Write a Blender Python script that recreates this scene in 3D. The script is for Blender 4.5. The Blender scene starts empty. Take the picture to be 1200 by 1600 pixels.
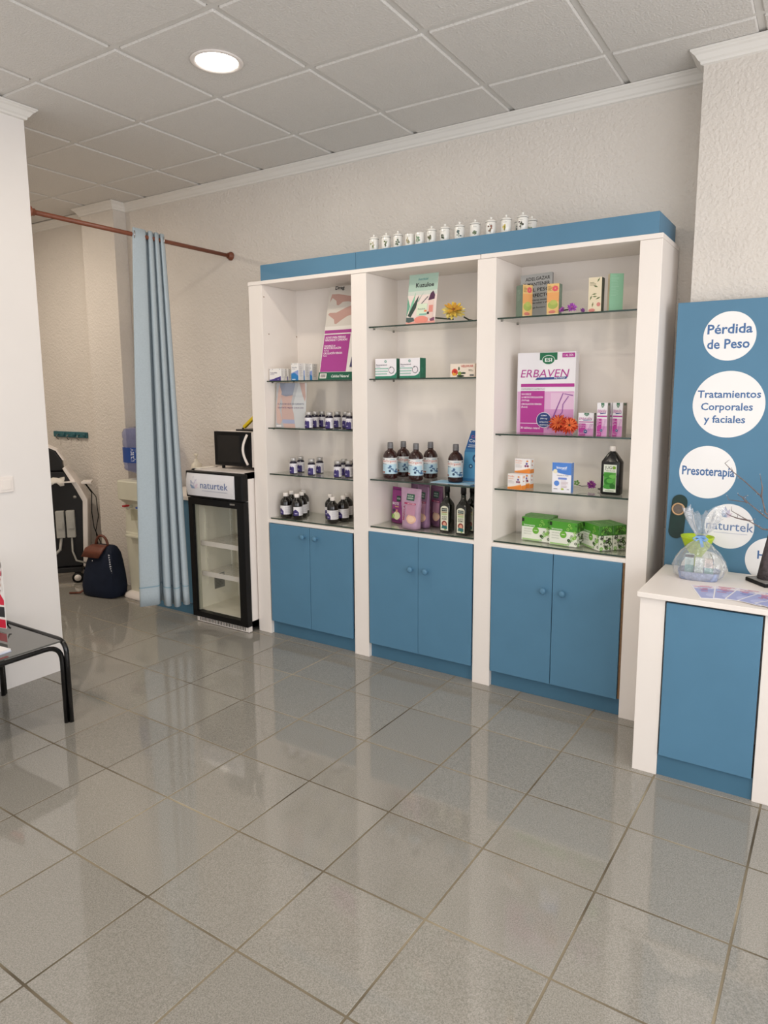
import bpy, bmesh, math, random
from mathutils import Matrix, Vector
random.seed(7)
S = bpy.context.scene
COL = S.collection
PI = math.pi
R = math.radians

def lin(c):
    if isinstance(c, str):
        c = c.lstrip('#'); c = tuple(int(c[i:i+2], 16) for i in (0, 2, 4))
    return tuple((v/255/12.92) if v/255 <= .04045 else ((v/255+.055)/1.055)**2.4 for v in c) + (1,)

# ------------------------------------------------------------------ camera
cam = bpy.data.cameras.new('camera')
cam.sensor_fit = 'HORIZONTAL'; cam.sensor_width = 36
cam.lens = 1080.544/1200*36
cam.shift_x = -18.9/1200; cam.shift_y = -26.86/1200
cam.clip_start = .05
co = bpy.data.objects.new('camera', cam); COL.objects.link(co)
YAW, PITCH, ROLL = -.56773, -.14499, -.00277
fw = Vector((math.sin(YAW)*math.cos(PITCH), math.cos(YAW)*math.cos(PITCH), math.sin(PITCH)))
rt = Vector((math.cos(YAW), -math.sin(YAW), 0)); up = rt.cross(fw)
r2 = math.cos(ROLL)*rt + math.sin(ROLL)*up; u2 = -math.sin(ROLL)*rt + math.cos(ROLL)*up
m3 = Matrix((r2, u2, -fw)).transposed()
co.matrix_world = Matrix.Translation((0, 0, 1.597)) @ m3.to_4x4()
S.camera = co

# ------------------------------------------------------------------ world, light, exposure
S.view_settings.view_transform = 'Standard'; S.view_settings.look = 'None'
S.view_settings.gamma = 1; S.view_settings.use_curve_mapping = False
S.view_settings.exposure = -0.08
W = bpy.data.worlds.new('sky'); S.world = W; W.use_nodes = True
bg = W.node_tree.nodes['Background']; bg.inputs[0].default_value = (.80, .89, 1, 1); bg.inputs[1].default_value = 1.0

def area(name, loc, rot, sx, sy, power, col):
    l = bpy.data.lights.new(name, 'AREA'); l.shape = 'RECTANGLE'; l.size = sx; l.size_y = sy
    l.energy = power; l.color = col
    o = bpy.data.objects.new(name, l); COL.objects.link(o); o.location = loc; o.rotation_euler = rot
    return o
WX, FY = 2.1, -3.2          # inner face of the glazed side wall and of the glazed shop front
area('daylight_side_window', (WX-.05, .2, 1.6), (0, R(90), 0), 2.3, 4.8, 116, (1, .975, .97))
area('daylight_shop_front', (-.6, FY+.05, 1.6), (R(90), 0, 0), 4.6, 2.3, 36, (1, .975, .97))
LAMP_W = 10.5

# ------------------------------------------------------------------ materials
MATS = {}
def mat(name, col, rough=.5, metal=0., spec=.5, noise=0., scale=40., bump=0., bscale=80., bdist=.002, coat=0., detail=3., dark=None):
    key = name
    if key in MATS: return MATS[key]
    m = bpy.data.materials.new(name); m.use_nodes = True
    nt = m.node_tree; b = nt.nodes['Principled BSDF']
    c = lin(col) if not (isinstance(col, tuple) and len(col) == 4) else col
    b.inputs['Base Color'].default_value = c
    b.inputs['Roughness'].default_value = rough; b.inputs['Metallic'].default_value = metal
    b.inputs['Specular IOR Level'].default_value = spec
    if coat: b.inputs['Coat Weight'].default_value = coat; b.inputs['Coat Roughness'].default_value = .05
    tc = nt.nodes.new('ShaderNodeTexCoord')
    if noise:
        n = nt.nodes.new('ShaderNodeTexNoise'); n.inputs['Scale'].default_value = scale; n.inputs['Detail'].default_value = detail
        nt.links.new(tc.outputs['Object'], n.inputs['Vector'])
        mx = nt.nodes.new('ShaderNodeMix'); mx.data_type = 'RGBA'
        rp = nt.nodes.new('ShaderNodeMapRange'); rp.inputs[1].default_value = .3; rp.inputs[2].default_value = .7 if name != 'floor_grout' else .82
        nt.links.new(n.outputs['Fac'], rp.inputs[0]); nt.links.new(rp.outputs[0], mx.inputs[0])
        d = lin(dark) if dark else tuple(v*(1-noise) for v in c[:3])+(1,)
        mx.inputs[6].default_value = d; mx.inputs[7].default_value = tuple(min(1, v*(1+noise*.5)) for v in c[:3])+(1,)
        nt.links.new(mx.outputs[2], b.inputs['Base Color'])
    if bump:
        n2 = nt.nodes.new('ShaderNodeTexNoise'); n2.inputs['Scale'].default_value = bscale; n2.inputs['Detail'].default_value = 4
        nt.links.new(tc.outputs['Object'], n2.inputs['Vector'])
        bp = nt.nodes.new('ShaderNodeBump'); bp.inputs['Strength'].default_value = bump; bp.inputs['Distance'].default_value = bdist
        nt.links.new(n2.outputs['Fac'], bp.inputs['Height']); nt.links.new(bp.outputs[0], b.inputs['Normal'])
    MATS[key] = m
    return m

def clear(name, tint=(1, 1, 1), rough=.02, ior=1.45, body=0., bodycol='#ffffff', bump=0., boost=1.):
    """thin clear sheet: tinted transmission plus Fresnel reflection, optionally some body colour"""
    if name in MATS: return MATS[name]
    m = bpy.data.materials.new(name); m.use_nodes = True; nt = m.node_tree; nt.nodes.clear()
    out = nt.nodes.new('ShaderNodeOutputMaterial'); tr = nt.nodes.new('ShaderNodeBsdfTransparent'); tr.inputs[0].default_value = tint+(1,)
    gl = nt.nodes.new('ShaderNodeBsdfGlossy'); gl.inputs['Roughness'].default_value = rough
    lw = nt.nodes.new('ShaderNodeLayerWeight'); lw.inputs[0].default_value = .5      # Schlick's reflectance from the facing angle
    pw = nt.nodes.new('ShaderNodeMath'); pw.operation = 'POWER'; pw.inputs[1].default_value = 5; nt.links.new(lw.outputs['Facing'], pw.inputs[0])
    f0 = ((ior-1)/(ior+1))**2
    fr = nt.nodes.new('ShaderNodeMath'); fr.operation = 'MULTIPLY_ADD'; fr.inputs[1].default_value = 1-f0; fr.inputs[2].default_value = f0
    nt.links.new(pw.outputs[0], fr.inputs[0])
    mx = nt.nodes.new('ShaderNodeMixShader')
    src = tr
    if body:
        df = nt.nodes.new('ShaderNodeBsdfDiffuse'); df.inputs[0].default_value = lin(bodycol)
        mb = nt.nodes.new('ShaderNodeMixShader'); mb.inputs[0].default_value = body
        nt.links.new(tr.outputs[0], mb.inputs[1]); nt.links.new(df.outputs[0], mb.inputs[2]); src = mb
    fac = fr.outputs[0]
    if boost != 1:
        mm = nt.nodes.new('ShaderNodeMath'); mm.operation = 'MULTIPLY'; mm.inputs[1].default_value = boost; mm.use_clamp = True
        nt.links.new(fac, mm.inputs[0]); fac = mm.outputs[0]
    nt.links.new(fac, mx.inputs[0]); nt.links.new(src.outputs[0], mx.inputs[1]); nt.links.new(gl.outputs[0], mx.inputs[2])
    if bump:
        tc = nt.nodes.new('ShaderNodeTexCoord')
        n2 = nt.nodes.new('ShaderNodeTexNoise'); n2.inputs['Scale'].default_value = 45; nt.links.new(tc.outputs['Object'], n2.inputs['Vector'])
        bp = nt.nodes.new('ShaderNodeBump'); bp.inputs['Strength'].default_value = bump; bp.inputs['Distance'].default_value = .01
        nt.links.new(n2.outputs[0], bp.inputs['Height']); nt.links.new(bp.outputs[0], gl.inputs['Normal']); nt.links.new(bp.outputs[0], lw.inputs['Normal'])
    nt.links.new(mx.outputs[0], out.inputs[0]); MATS[name] = m
    return m

def emit(name, col, strength):
    m = bpy.data.materials.new(name); m.use_nodes = True; nt = m.node_tree; nt.nodes.clear()
    out = nt.nodes.new('ShaderNodeOutputMaterial'); e = nt.nodes.new('ShaderNodeEmission')
    e.inputs[0].default_value = col+(1,); e.inputs[1].default_value = strength; nt.links.new(e.outputs[0], out.inputs[0]); return m

def ink(col, rough=.45):
    return mat('ink_'+col.lstrip('#')+('' if rough == .45 else '_%d' % (rough*100)), col, rough, spec=.35)

M = dict(
    wall=mat('plaster_wall', '#ded7cf', .75, spec=.2, noise=.03, scale=3, bump=.85, bscale=62, bdist=.009),
    smooth=mat('smooth_wall_paint', '#ebe6e2', .6, spec=.25, noise=.02, scale=2, bump=.06, bscale=60),
    crown=mat('crown_paint', '#e9e5df', .55, spec=.3, noise=.02, scale=5),
    ctile=mat('ceiling_tile_fibre', '#dfdbd6', .85, spec=.15, noise=.04, scale=120, bump=.9, bscale=110, bdist=.005),
    tbar=mat('ceiling_bar_metal', '#dbd8d3', .5, spec=.3, noise=.02, scale=20),
    grout=mat('floor_grout', '#a89c84', .85, spec=.2, noise=.5, scale=2.1, dark='#4a4237', detail=2.),
    white=mat('white_melamine', '#f1e9e2', .38, spec=.4, noise=.02, scale=4),
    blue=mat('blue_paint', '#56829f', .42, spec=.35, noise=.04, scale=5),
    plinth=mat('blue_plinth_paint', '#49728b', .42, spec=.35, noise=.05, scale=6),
    wood=mat('raw_board_edge', '#8a6848', .7, noise=.2, scale=60),
    glass=clear('shelf_glass', (.965, .985, .97), .02, 1.5),
    gedge=mat('glass_edge', '#22382f', .12, spec=.6, noise=.1, scale=30),
    metal=mat('pin_metal', '#8d8a86', .35, .9, noise=.05, scale=50),
    black=mat('black_plastic', '#08080a', .45, spec=.3, noise=.1, scale=30),
    tubeblk=mat('black_lacquered_tube', '#0b0b0c', .22, spec=.5, noise=.05, scale=10),
    cream=mat('cream_liner', '#efeadb', .5, noise=.03, scale=8),
    fridgew=mat('white_enamel', '#efe7e1', .35, spec=.4, noise=.02, scale=5),
    chrome=mat('chrome', '#c8c8c8', .2, 1., noise=.03, scale=30),
)
def floor_tile_mat():
    m = mat('polished_grey_tile', '#8f8a82', .1, spec=.7)
    nt = m.node_tree; b = nt.nodes['Principled BSDF']; tc = nt.nodes.new('ShaderNodeTexCoord')
    oi = nt.nodes.new('ShaderNodeObjectInfo')
    n = nt.nodes.new('ShaderNodeTexNoise'); n.inputs['Scale'].default_value = 260; n.inputs['Detail'].default_value = 2
    n.noise_dimensions = '4D'
    nt.links.new(tc.outputs['Object'], n.inputs['Vector']); nt.links.new(oi.outputs['Random'], n.inputs['W'])
    rp = nt.nodes.new('ShaderNodeValToRGB'); rp.color_ramp.elements[0].position = .33; rp.color_ramp.elements[0].color = lin('#807d75')
    rp.color_ramp.elements[1].position = .67; rp.color_ramp.elements[1].color = lin('#a19d95')
    nt.links.new(n.outputs['Fac'], rp.inputs[0])
    hs = nt.nodes.new('ShaderNodeHueSaturation'); nt.links.new(rp.outputs[0], hs.inputs['Color'])
    mr = nt.nodes.new('ShaderNodeMapRange'); mr.inputs[3].default_value = .95; mr.inputs[4].default_value = 1.05
    nt.links.new(oi.outputs['Random'], mr.inputs[0]); nt.links.new(mr.outputs[0], hs.inputs['Value'])
    nt.links.new(hs.outputs[0], b.inputs['Base Color'])
    n3 = nt.nodes.new('ShaderNodeTexNoise'); n3.inputs['Scale'].default_value = 6
    nt.links.new(tc.outputs['Object'], n3.inputs['Vector'])
    mr2 = nt.nodes.new('ShaderNodeMapRange'); mr2.inputs[3].default_value = .035; mr2.inputs[4].default_value = .085
    nt.links.new(n3.outputs['Fac'], mr2.inputs[0]); nt.links.new(mr2.outputs[0], b.inputs['Roughness'])
    return m
M['ftile'] = floor_tile_mat()

# ------------------------------------------------------------------ mesh helpers
class MB:
    def __init__(s): s.v = []; s.f = []; s.mi = []; s.mats = []; s.sm = []
    def _m(s, m):
        if m is None: return 0
        if m not in s.mats: s.mats.append(m)
        return s.mats.index(m)
    def add(s, vs, fs, m=None, smooth=False):
        o = len(s.v); i = s._m(m); s.v += [tuple(p) for p in vs]
        for f in fs: s.f.append(tuple(o+k for k in f)); s.mi.append(i); s.sm.append(smooth)
        return s
    def box(s, x0, x1, y0, y1, z0, z1, m=None):
        v = [(x, y, z) for z in (z0, z1) for y in (y0, y1) for x in (x0, x1)]
        return s.add(v, [(0, 2, 3, 1), (4, 5, 7, 6), (0, 1, 5, 4), (2, 6, 7, 3), (0, 4, 6, 2), (1, 3, 7, 5)], m)
    def lathe(s, prof, n=24, c=(0, 0, 0), m=None, smooth=True, sx=1, sy=1):
        """prof: list of (r, z); closed at the ends when r == 0"""
        vs = []; fs = []; rows = []
        for r, z in prof:
            if r <= 1e-6: rows.append([len(vs)]); vs.append((c[0], c[1], c[2]+z))
            else:
                rows.append(list(range(len(vs), len(vs)+n)))
                vs += [(c[0]+r*sx*math.cos(2*PI*k/n), c[1]+r*sy*math.sin(2*PI*k/n), c[2]+z) for k in range(n)]
        for a, b in zip(rows, rows[1:]):
            for k in range(n):
                k2 = (k+1) % n
                if len(a) == 1 and len(b) == 1: continue
                if len(a) == 1: fs.append((a[0], b[k2], b[k]))
                elif len(b) == 1: fs.append((a[k], a[k2], b[0]))
                else: fs.append((a[k], a[k2], b[k2], b[k]))
        return s.add(vs, fs, m, smooth)
    def tube(s, pts, r, n=10, m=None, cap=True):
        pts = [Vector(p) for p in pts]; vs = []; fs = []
        rr = r if isinstance(r, (list, tuple)) else [r]*len(pts)
        prev = None
        for i, p in enumerate(pts):
            t = (pts[min(i+1, len(pts)-1)]-pts[max(i-1, 0)]).normalized()
            if prev is None:
                a = Vector((0, 0, 1)) if abs(t.z) < .9 else Vector((1, 0, 0)); u = t.cross(a).normalized()
            else: u = (prev - t*prev.dot(t)).normalized()
            prev = u; w = t.cross(u)
            vs += [p+rr[i]*(math.cos(2*PI*k/n)*u+math.sin(2*PI*k/n)*w) for k in range(n)]
        for i in range(len(pts)-1):
            for k in range(n):
                k2 = (k+1) % n; fs.append((i*n+k, i*n+k2, (i+1)*n+k2, (i+1)*n+k))
        if cap: fs += [tuple(reversed(range(n))), tuple(range((len(pts)-1)*n, len(pts)*n))]
        return s.add(vs, fs, m, True)
    def prism(s, poly, y0, y1, m=None, plane='xz'):
        """extrude a polygon given in (a, b) along the third axis"""
        n = len(poly)
        mk = {'xz': lambda a, b, t: (a, t, b), 'xy': lambda a, b, t: (a, b, t), 'yz': lambda a, b, t: (t, a, b)}[plane]
        vs = [mk(a, b, y0) for a, b in poly]+[mk(a, b, y1) for a, b in poly]
        fs = [tuple(range(n)), tuple(reversed(range(n, 2*n)))]+[(k, k+n, (k+1) % n+n, (k+1) % n) for k in range(n)]
        return s.add(vs, fs, m)
    def loft(s, rings, m=None, smooth=True, cap=True):
        n = len(rings[0]); vs = [p for r in rings for p in r]; fs = []
        for i in range(len(rings)-1):
            for k in range(n):
                k2 = (k+1) % n; fs.append((i*n+k, i*n+k2, (i+1)*n+k2, (i+1)*n+k))
        if cap: fs += [tuple(reversed(range(n))), tuple(range((len(rings)-1)*n, len(rings)*n))]
        return s.add(vs, fs, m, smooth)
    def mesh(s, name, bevel=0., seg=2):
        me = bpy.data.meshes.new(name); me.from_pydata(s.v, [], s.f)
        for m in s.mats: me.materials.append(m)
        for p, i, sm in zip(me.polygons, s.mi, s.sm): p.material_index = i; p.use_smooth = sm
        bm = bmesh.new(); bm.from_mesh(me)
        bmesh.ops.recalc_face_normals(bm, faces=bm.faces)
        if bevel:
            es = [e for e in bm.edges if len(e.link_faces) == 2 and e.calc_face_angle(0) > .6]
            bmesh.ops.bevel(bm, geom=es, offset=bevel, segments=seg, affect='EDGES', profile=.5, clamp_overlap=True)
        bm.to_mesh(me); bm.free(); me.update()
        return me
    def build(s, name, parent=None, loc=None, rot=None, bevel=0., seg=2):
        o = bpy.data.objects.new(name, s.mesh(name, bevel, seg)); COL.objects.link(o)
        if parent: o.parent = parent
        if loc: o.location = loc
        if rot: o.rotation_euler = rot
        return o

def tag(o, label, cat, group=None):
    o['label'] = label; o['category'] = cat
    if group: o['group'] = group
    return o
def struct(o, label=None):
    o['kind'] = 'structure'
    if label: o['label'] = label
    return o
def empty(name, loc=(0, 0, 0), rz=0., label=None, cat=None, group=None):
    o = bpy.data.objects.new(name, None); COL.objects.link(o); o.location = loc; o.rotation_euler = (0, 0, rz); o.empty_display_size = .05
    if label: tag(o, label, cat, group)
    return o
def copy_tree(o, parent=None):
    c = o.copy(); COL.objects.link(c)
    if parent: c.parent = parent
    for ch in list(o.children): copy_tree(ch, c)
    return c
def bx(name, x0, x1, y0, y1, z0, z1, m, parent=None, bevel=0., **k):
    return MB().box(x0, x1, y0, y1, z0, z1, m).build(name, parent, bevel=bevel, **k)

# ---- flat print -----------------------------------------------------------
_T = {}
def glyphs(s, bold=0., shear=0.):
    k = (s, bold, shear)
    if k not in _T:
        c = bpy.data.curves.new('lettering', 'FONT'); c.body = s; c.resolution_u = 2; c.offset = bold; c.shear = shear
        o = bpy.data.objects.new('lettering', c); me = o.to_mesh()
        vs = [(v.co.x, v.co.y) for v in me.vertices]; fs = [tuple(p.vertices) for p in me.polygons]
        o.to_mesh_clear(); bpy.data.objects.remove(o); bpy.data.curves.remove(c)
        xs = [p[0] for p in vs] or [0]
        _T[k] = (vs, fs, min(xs), max(xs))
    return _T[k]

class Print:
    def __init__(s): s.items = []; s.l = 0
    def _a(s, pts, fs, col): s.l += 1; s.items.append((pts, fs, col, s.l)); return s
    def rect(s, x0, y0, x1, y1, col, n=1):
        v = [(x0+(x1-x0)*i/n, y) for y in (y0, y1) for i in range(n+1)]
        return s._a(v, [(i, i+1, n+2+i, n+1+i) for i in range(n)], col)
    def poly(s, pts, col): return s._a(list(pts), [tuple(range(len(pts)))], col)
    def ell(s, cx, cy, rx, ry, col, n=28): return s.poly([(cx+rx*math.cos(2*PI*k/n), cy+ry*math.sin(2*PI*k/n)) for k in range(n)], col)
    def ring(s, cx, cy, r0, r1, col, n=28):
        v = [(cx+r*math.cos(2*PI*k/n), cy+r*math.sin(2*PI*k/n)) for r in (r0, r1) for k in range(n)]
        return s._a(v, [(k, (k+1) % n, n+(k+1) % n, n+k) for k in range(n)], col)
    def band(s, xs, lo, hi, col):
        v = [(x, y) for x, y in zip(xs, lo)]+[(x, y) for x, y in zip(xs, hi)]; n = len(xs)
        return s._a(v, [(i, i+1, n+i+1, n+i) for i in range(n-1)], col)
    def text(s, t, x, y, h, col, al='l', w=None, bold=.01, shear=0., rot=0.):
        """h = cap height, w = width the line is fitted to"""
        vs, fs, a, b = glyphs(t, bold, shear); k = h/.69; kx = k if not w else w/(b-a)
        W = (b-a)*kx; ox = x-a*kx-(W/2 if al == 'c' else W if al == 'r' else 0)
        p = [(ox+u*kx, y+q*k) for u, q in vs]
        if rot:
            c, sn = math.cos(rot), math.sin(rot); p = [(x+(u-x)*c-(q-y)*sn, y+(u-x)*sn+(q-y)*c) for u, q in p]
        return s._a(p, fs, col)
    def lines(s, x, y, w, h, n, col, gap=2.2, seed=1):
        rnd = random.Random(seed)
        for i in range(n): s.rect(x, y-i*h*gap, x+w*rnd.uniform(.6, 1), y-i*h*gap+h, col)
        return s
    def build(s, name, parent, fn, eps=.00012, base=.0004):
        mb = MB()
        for pts, fs, col, l in s.items:
            mb.add([fn(x, y, base+l*eps) for x, y in pts], fs, ink(col) if isinstance(col, str) else col)
        me = bpy.data.meshes.new(name); me.from_pydata(mb.v, [], mb.f)
        for m in mb.mats: me.materials.append(m)
        for p, i in zip(me.polygons, mb.mi): p.material_index = i
        me.update()
        o = bpy.data.objects.new(name, me); COL.objects.link(o); o.parent = parent
        return o
def front(x, y, l): return (x, -l, y)
def flat(x, y, l): return (x, y, l)
def right_of(w): return lambda u, y, l: (w/2+l, u, y)
def left_of(w, d): return lambda u, y, l: (-w/2-l, d-u, y)
def wrap(r, cx=0, cy=0): return lambda x, y, l: (cx+(r+l)*math.sin(x/r), cy-(r+l)*math.cos(x/r), y)

def petals(mb, n, r0, r1, wid, lift0, lift1, c, m, curl=.0, off=0., jit=0.):
    """a ring of pointed petals around c, opening along +z"""
    rnd = random.Random(int(n*7+r1*1e5))
    for k in range(n):
        a = 2*PI*(k+off+rnd.uniform(-jit, jit))/n; ca, sa = math.cos(a), math.sin(a); q = 1+rnd.uniform(-jit, jit)*.6; R1 = r1*q; L1 = lift1*(1+rnd.uniform(-jit, jit)*1.5)
        pr = [(r0, 0, lift0), ((r0+R1)*.45, wid*.5, (lift0*.6+L1*.4)), (R1*.85, wid*.36, L1*.9), (R1, 0, L1-curl), (R1*.85, -wid*.36, L1*.9), ((r0+R1)*.45, -wid*.5, (lift0*.6+L1*.4))]
        vs = [(c[0]+r*ca-t*sa, c[1]+r*sa+t*ca, c[2]+z) for r, t, z in pr]
        vs.append((c[0]+(r0+R1)*.5*ca, c[1]+(r0+R1)*.5*sa, c[2]+(lift0+L1)*.42))
        mb.add(vs, [(6, i, (i+1) % 6) for i in range(6)], m, True)
    return mb

# ================================================================== THE SETTING
H = 3.085
XL, XR, YB, YF = -7.3, WX, 3.70, FY
FA, CA = -.00933, .01053           # the tile grids sit a touch askew to the walls
# floor: grout bed with every tile laid on it
fl = struct(bx('floor', XL, XR, YF, YB+.1, -.06, -.0015, M['grout']))
tile_me = MB().box(-.1963, .1963, -.1963, .1963, -.010, 0, M['ftile']).mesh('floor_tile', bevel=.0012, seg=1)
rest = MB()
ca, sa = math.cos(FA), math.sin(FA)
for i in range(-16, 13):
    for j in range(-12, 8):
        px, py = (i+.5)*.4, (j+.5)*.4
        x = -1.76042+px*ca-py*sa; y = 1.26686+px*sa+py*ca
        if x < XL+.15 or x > XR-.2 or y < YF+.2 or y > YB+.06: continue
        if y > .45 and -7.2 < x < .75 and not (x < -4.1 and y < 1.7):
            o = bpy.data.objects.new('floor_tile', tile_me); COL.objects.link(o); o.parent = fl
            o.location = (x, y, random.uniform(-.0003, .0003)); o.rotation_euler = (0, 0, FA)
        else:
            vs = [(x+u*ca-v*sa, y+u*sa+v*ca, z) for z in (-.01, 0) for u, v in ((-.1963, -.1963), (.1963, -.1963), (.1963, .1963), (-.1963, .1963))]
            rest.add(vs, [(4, 5, 6, 7), (0, 1, 5, 4), (1, 2, 6, 5), (2, 3, 7, 6), (3, 0, 4, 7)], M['ftile'])
o = rest.build('floor_tile_field', fl); o['kind'] = 'stuff'

# ceiling: slab, sunk bars, lay-in tiles with dropped faces
ce = struct(bx('ceiling', XL, XR, YF, YB+.1, H+.03, H+.12, M['tbar']))
ct_me = MB().box(-.286, .286, -.286, .286, 0, .02, M['ctile']).mesh('ceiling_tile', bevel=.006, seg=1)
cut_me = {}
ca, sa = math.cos(CA), math.sin(CA)
CO = (-3.38815, 3.28123)
rest = MB()
for i in range(-7, 10):
    for j in range(-11, 1):
        px, py = (i+.5)*.6, (j+.5)*.6
        hy = .286; dy = 0
        if j == 0: hy = .190; dy = -.098
        x = CO[0]+px*ca-(py+dy)*sa; y = CO[1]+px*sa+(py+dy)*ca
        if x < XL-.1 or x > XR+.1 or y < YF-.1: continue
        if y > .8 and x < .8 and not (x < -3.9 and y < 1.6):
            if j == 0:
                if 'row' not in cut_me: cut_me['row'] = MB().box(-.286, .286, -hy, hy, 0, .02, M['ctile']).mesh('ceiling_tile', bevel=.006, seg=1)
                me = cut_me['row']
            else: me = ct_me
            o = bpy.data.objects.new('ceiling_tile', me); COL.objects.link(o); o.parent = ce
            o.location = (x, y, H); o.rotation_euler = (0, 0, CA)
        else:
            vs = [(x+u*ca-v*sa, y+u*sa+v*ca, H+z) for z in (0, .02) for u, v in ((-.286, -hy), (.286, -hy), (.286, hy), (-.286, hy))]
            rest.add(vs, [(3, 2, 1, 0), (0, 1, 5, 4), (1, 2, 6, 5), (2, 3, 7, 6), (3, 0, 4, 7)], M['ctile'])
o = rest.build('ceiling_tile_field', ce); o['kind'] = 'stuff'
for i in range(-6, 10):
    o = MB().box(-.013, .013, -6.6, .42, .009, .03, M['tbar']).build('ceiling_bar', ce)
    o.location = (CO[0]+i*.6*ca, CO[1]+i*.6*sa, H); o.rotation_euler = (0, 0, CA)
for j in range(-10, 1):
    o = MB().box(-4.0, 6.0, -.013, .013, .0085, .03, M['tbar']).build('ceiling_bar', ce)
    o.location = (CO[0]-j*.6*sa, CO[1]+j*.6*ca, H); o.rotation_euler = (0, 0, CA)

# walls
struct(bx('wall_back', XL-.12, XR+.12, YB, YB+.15, 0, H+.05, M['wall']))
struct(bx('wall_pier_left', -5.314, -4.90, 3.585, YB+.02, 0, H+.05, M['wall']))
struct(bx('wall_pier_right', -.62, .25, 3.505, YB+.02, 0, H+.05, M['wall']))
struct(bx('wall_left', XL-.12, XL, .6, YB, 0, H+.05, M['wall']))
struct(bx('wall_alcove', XL-.12, -3.86, .6, .72, 0, H+.05, M['wall']))
struct(bx('wall_partition', -3.86, -3.731, YF, 2.222, 0, H+.05, M['smooth']))
# glazed side wall and shop front behind the camera
mb = MB(); w = M['smooth']
for a in ((XR, XR+.12, YF, -2.3, 0, H+.05), (XR, XR+.12, 2.7, YB, 0, H+.05), (XR, XR+.12, -2.3, 2.7, 0, .35), (XR, XR+.12, -2.3, 2.7, 2.8, H+.05)): mb.box(*a, w)
struct(mb.build('wall_right'))
mb = MB()
for a in ((-3.86, -3.0, YF-.12, YF, 0, H+.05), (1.8, XR+.12, YF-.12, YF, 0, H+.05), (-3.0, 1.8, YF-.12, YF, 0, .35), (-3.0, 1.8, YF-.12, YF, 2.8, H+.05)): mb.box(*a, w)
struct(mb.build('wall_front'))
wg = clear('window_glass', (.97, .98, .98), .01, 1.45)
w1 = struct(bx('window_1', XR+.05, XR+.06, -2.3, 2.7, .35, 2.8, wg))
for y in (-2.28, -.63, 1.03, 2.68): bx('window_frame', XR+.02, XR+.09, y-.03, y+.03, .35, 2.8, M['white'], w1)
w2 = struct(bx('window_2', -3.0, 1.8, YF-.06, YF-.05, .35, 2.8, wg))
for x in (-2.98, -1.39, .19, 1.78): bx('window_frame', x-.03, x+.03, YF-.09, YF-.02, .35, 2.8, M['white'], w2)

# crown mouldings: stepped cove profile (out from wall, down from ceiling)
PROF = [(0, 0), (.052, 0), (.052, -.008), (.046, -.012), (.043, -.016), (.034, -.022), (.022, -.040), (.014, -.046), (.012, -.056), (0, -.060)]
def crown(n, x0, y0, x1, y1, ox, oy, e0=0, e1=0):
    """moulding along a wall line from (x0,y0) to (x1,y1), standing out towards (ox,oy); e0/e1 mitre the ends"""
    d = Vector((x1-x0, y1-y0, 0)).normalized(); rings = []
    for (px, py), e, sg in (((x0, y0), e0, -1), ((x1, y1), e1, 1)):
        rings.append([(px+ox*a+d.x*sg*e*a, py+oy*a+d.y*sg*e*a, H-.002+b) for a, b in PROF])
    return struct(MB().loft(rings, M['crown'], smooth=False).build('trim_%d' % n))
crown(1, -4.90, YB, -.62, YB, 0, -1, -1, -1)
crown(2, -5.314, 3.585, -4.90, 3.585, 0, -1, 1, 1)
crown(3, -4.90, 3.585, -4.90, YB, 1, 0, 1, -1)
crown(4, XL, YB, -5.314, YB, 0, -1, -1, -1)
crown(5, -.62, 3.505, .25, 3.505, 0, -1, 1, 1)
crown(6, -.62, YB, -.62, 3.505, -1, 0, -1, 1)
crown(7, -3.731, YF, -3.731, 2.222, 1, 0, 0, 1)
crown(8, -3.731, 2.222, -3.86, 2.222, 0, 1, 1, 1)
crown(9, .25, YB, XR, YB, 0, -1, 0, -1)

# ------------------------------------------------------------------ recessed lamps (one in view, the rest of the row overhead and behind, one added to brighten the alcove)
em = emit('lamp_diffuser', (1, .93, .82), 14)
def downlight(x, y, label, k=1.):
    t = empty('ceiling_light', (x, y, H), 0, label, 'ceiling light')
    MB().lathe([(.098, .004), (.112, 0), (.118, -.004), (.112, -.008), (.100, -.009), (.094, -.004)], 40, m=M['fridgew']).build('trim_ring', t)
    MB().lathe([(0, -.002), (.096, -.002)], 40, m=em).build('diffuser', t)
    l = bpy.data.lights.new('lamp_light', 'AREA'); l.shape = 'DISK'; l.size = .18; l.energy = LAMP_W*k; l.color = (1, .88, .74)
    o = bpy.data.objects.new('lamp_light', l); COL.objects.link(o); o.parent = t; o.location = (0, 0, -.012)
    return t
downlight(-2.49, 2.41, 'round recessed ceiling downlight shining above the shelving')
downlight(-.69, 1.51, 'round recessed ceiling downlight over the counter end of the shop')
downlight(-2.49, .31, 'round recessed ceiling downlight over the middle of the shop floor')
downlight(.81, .31, 'round recessed ceiling downlight beside the side window')
downlight(-.69, -1.79, 'round recessed ceiling downlight near the shop front')
downlight(-5.45, 2.41, 'round recessed ceiling downlight in the curtained alcove', 2.0)
downlight(-5.45, 1.21, 'second unseen ceiling downlight, added to brighten the curtained alcove', 1.4)  # unseen extra lamp, added to lift the brightness of the alcove walls

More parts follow.
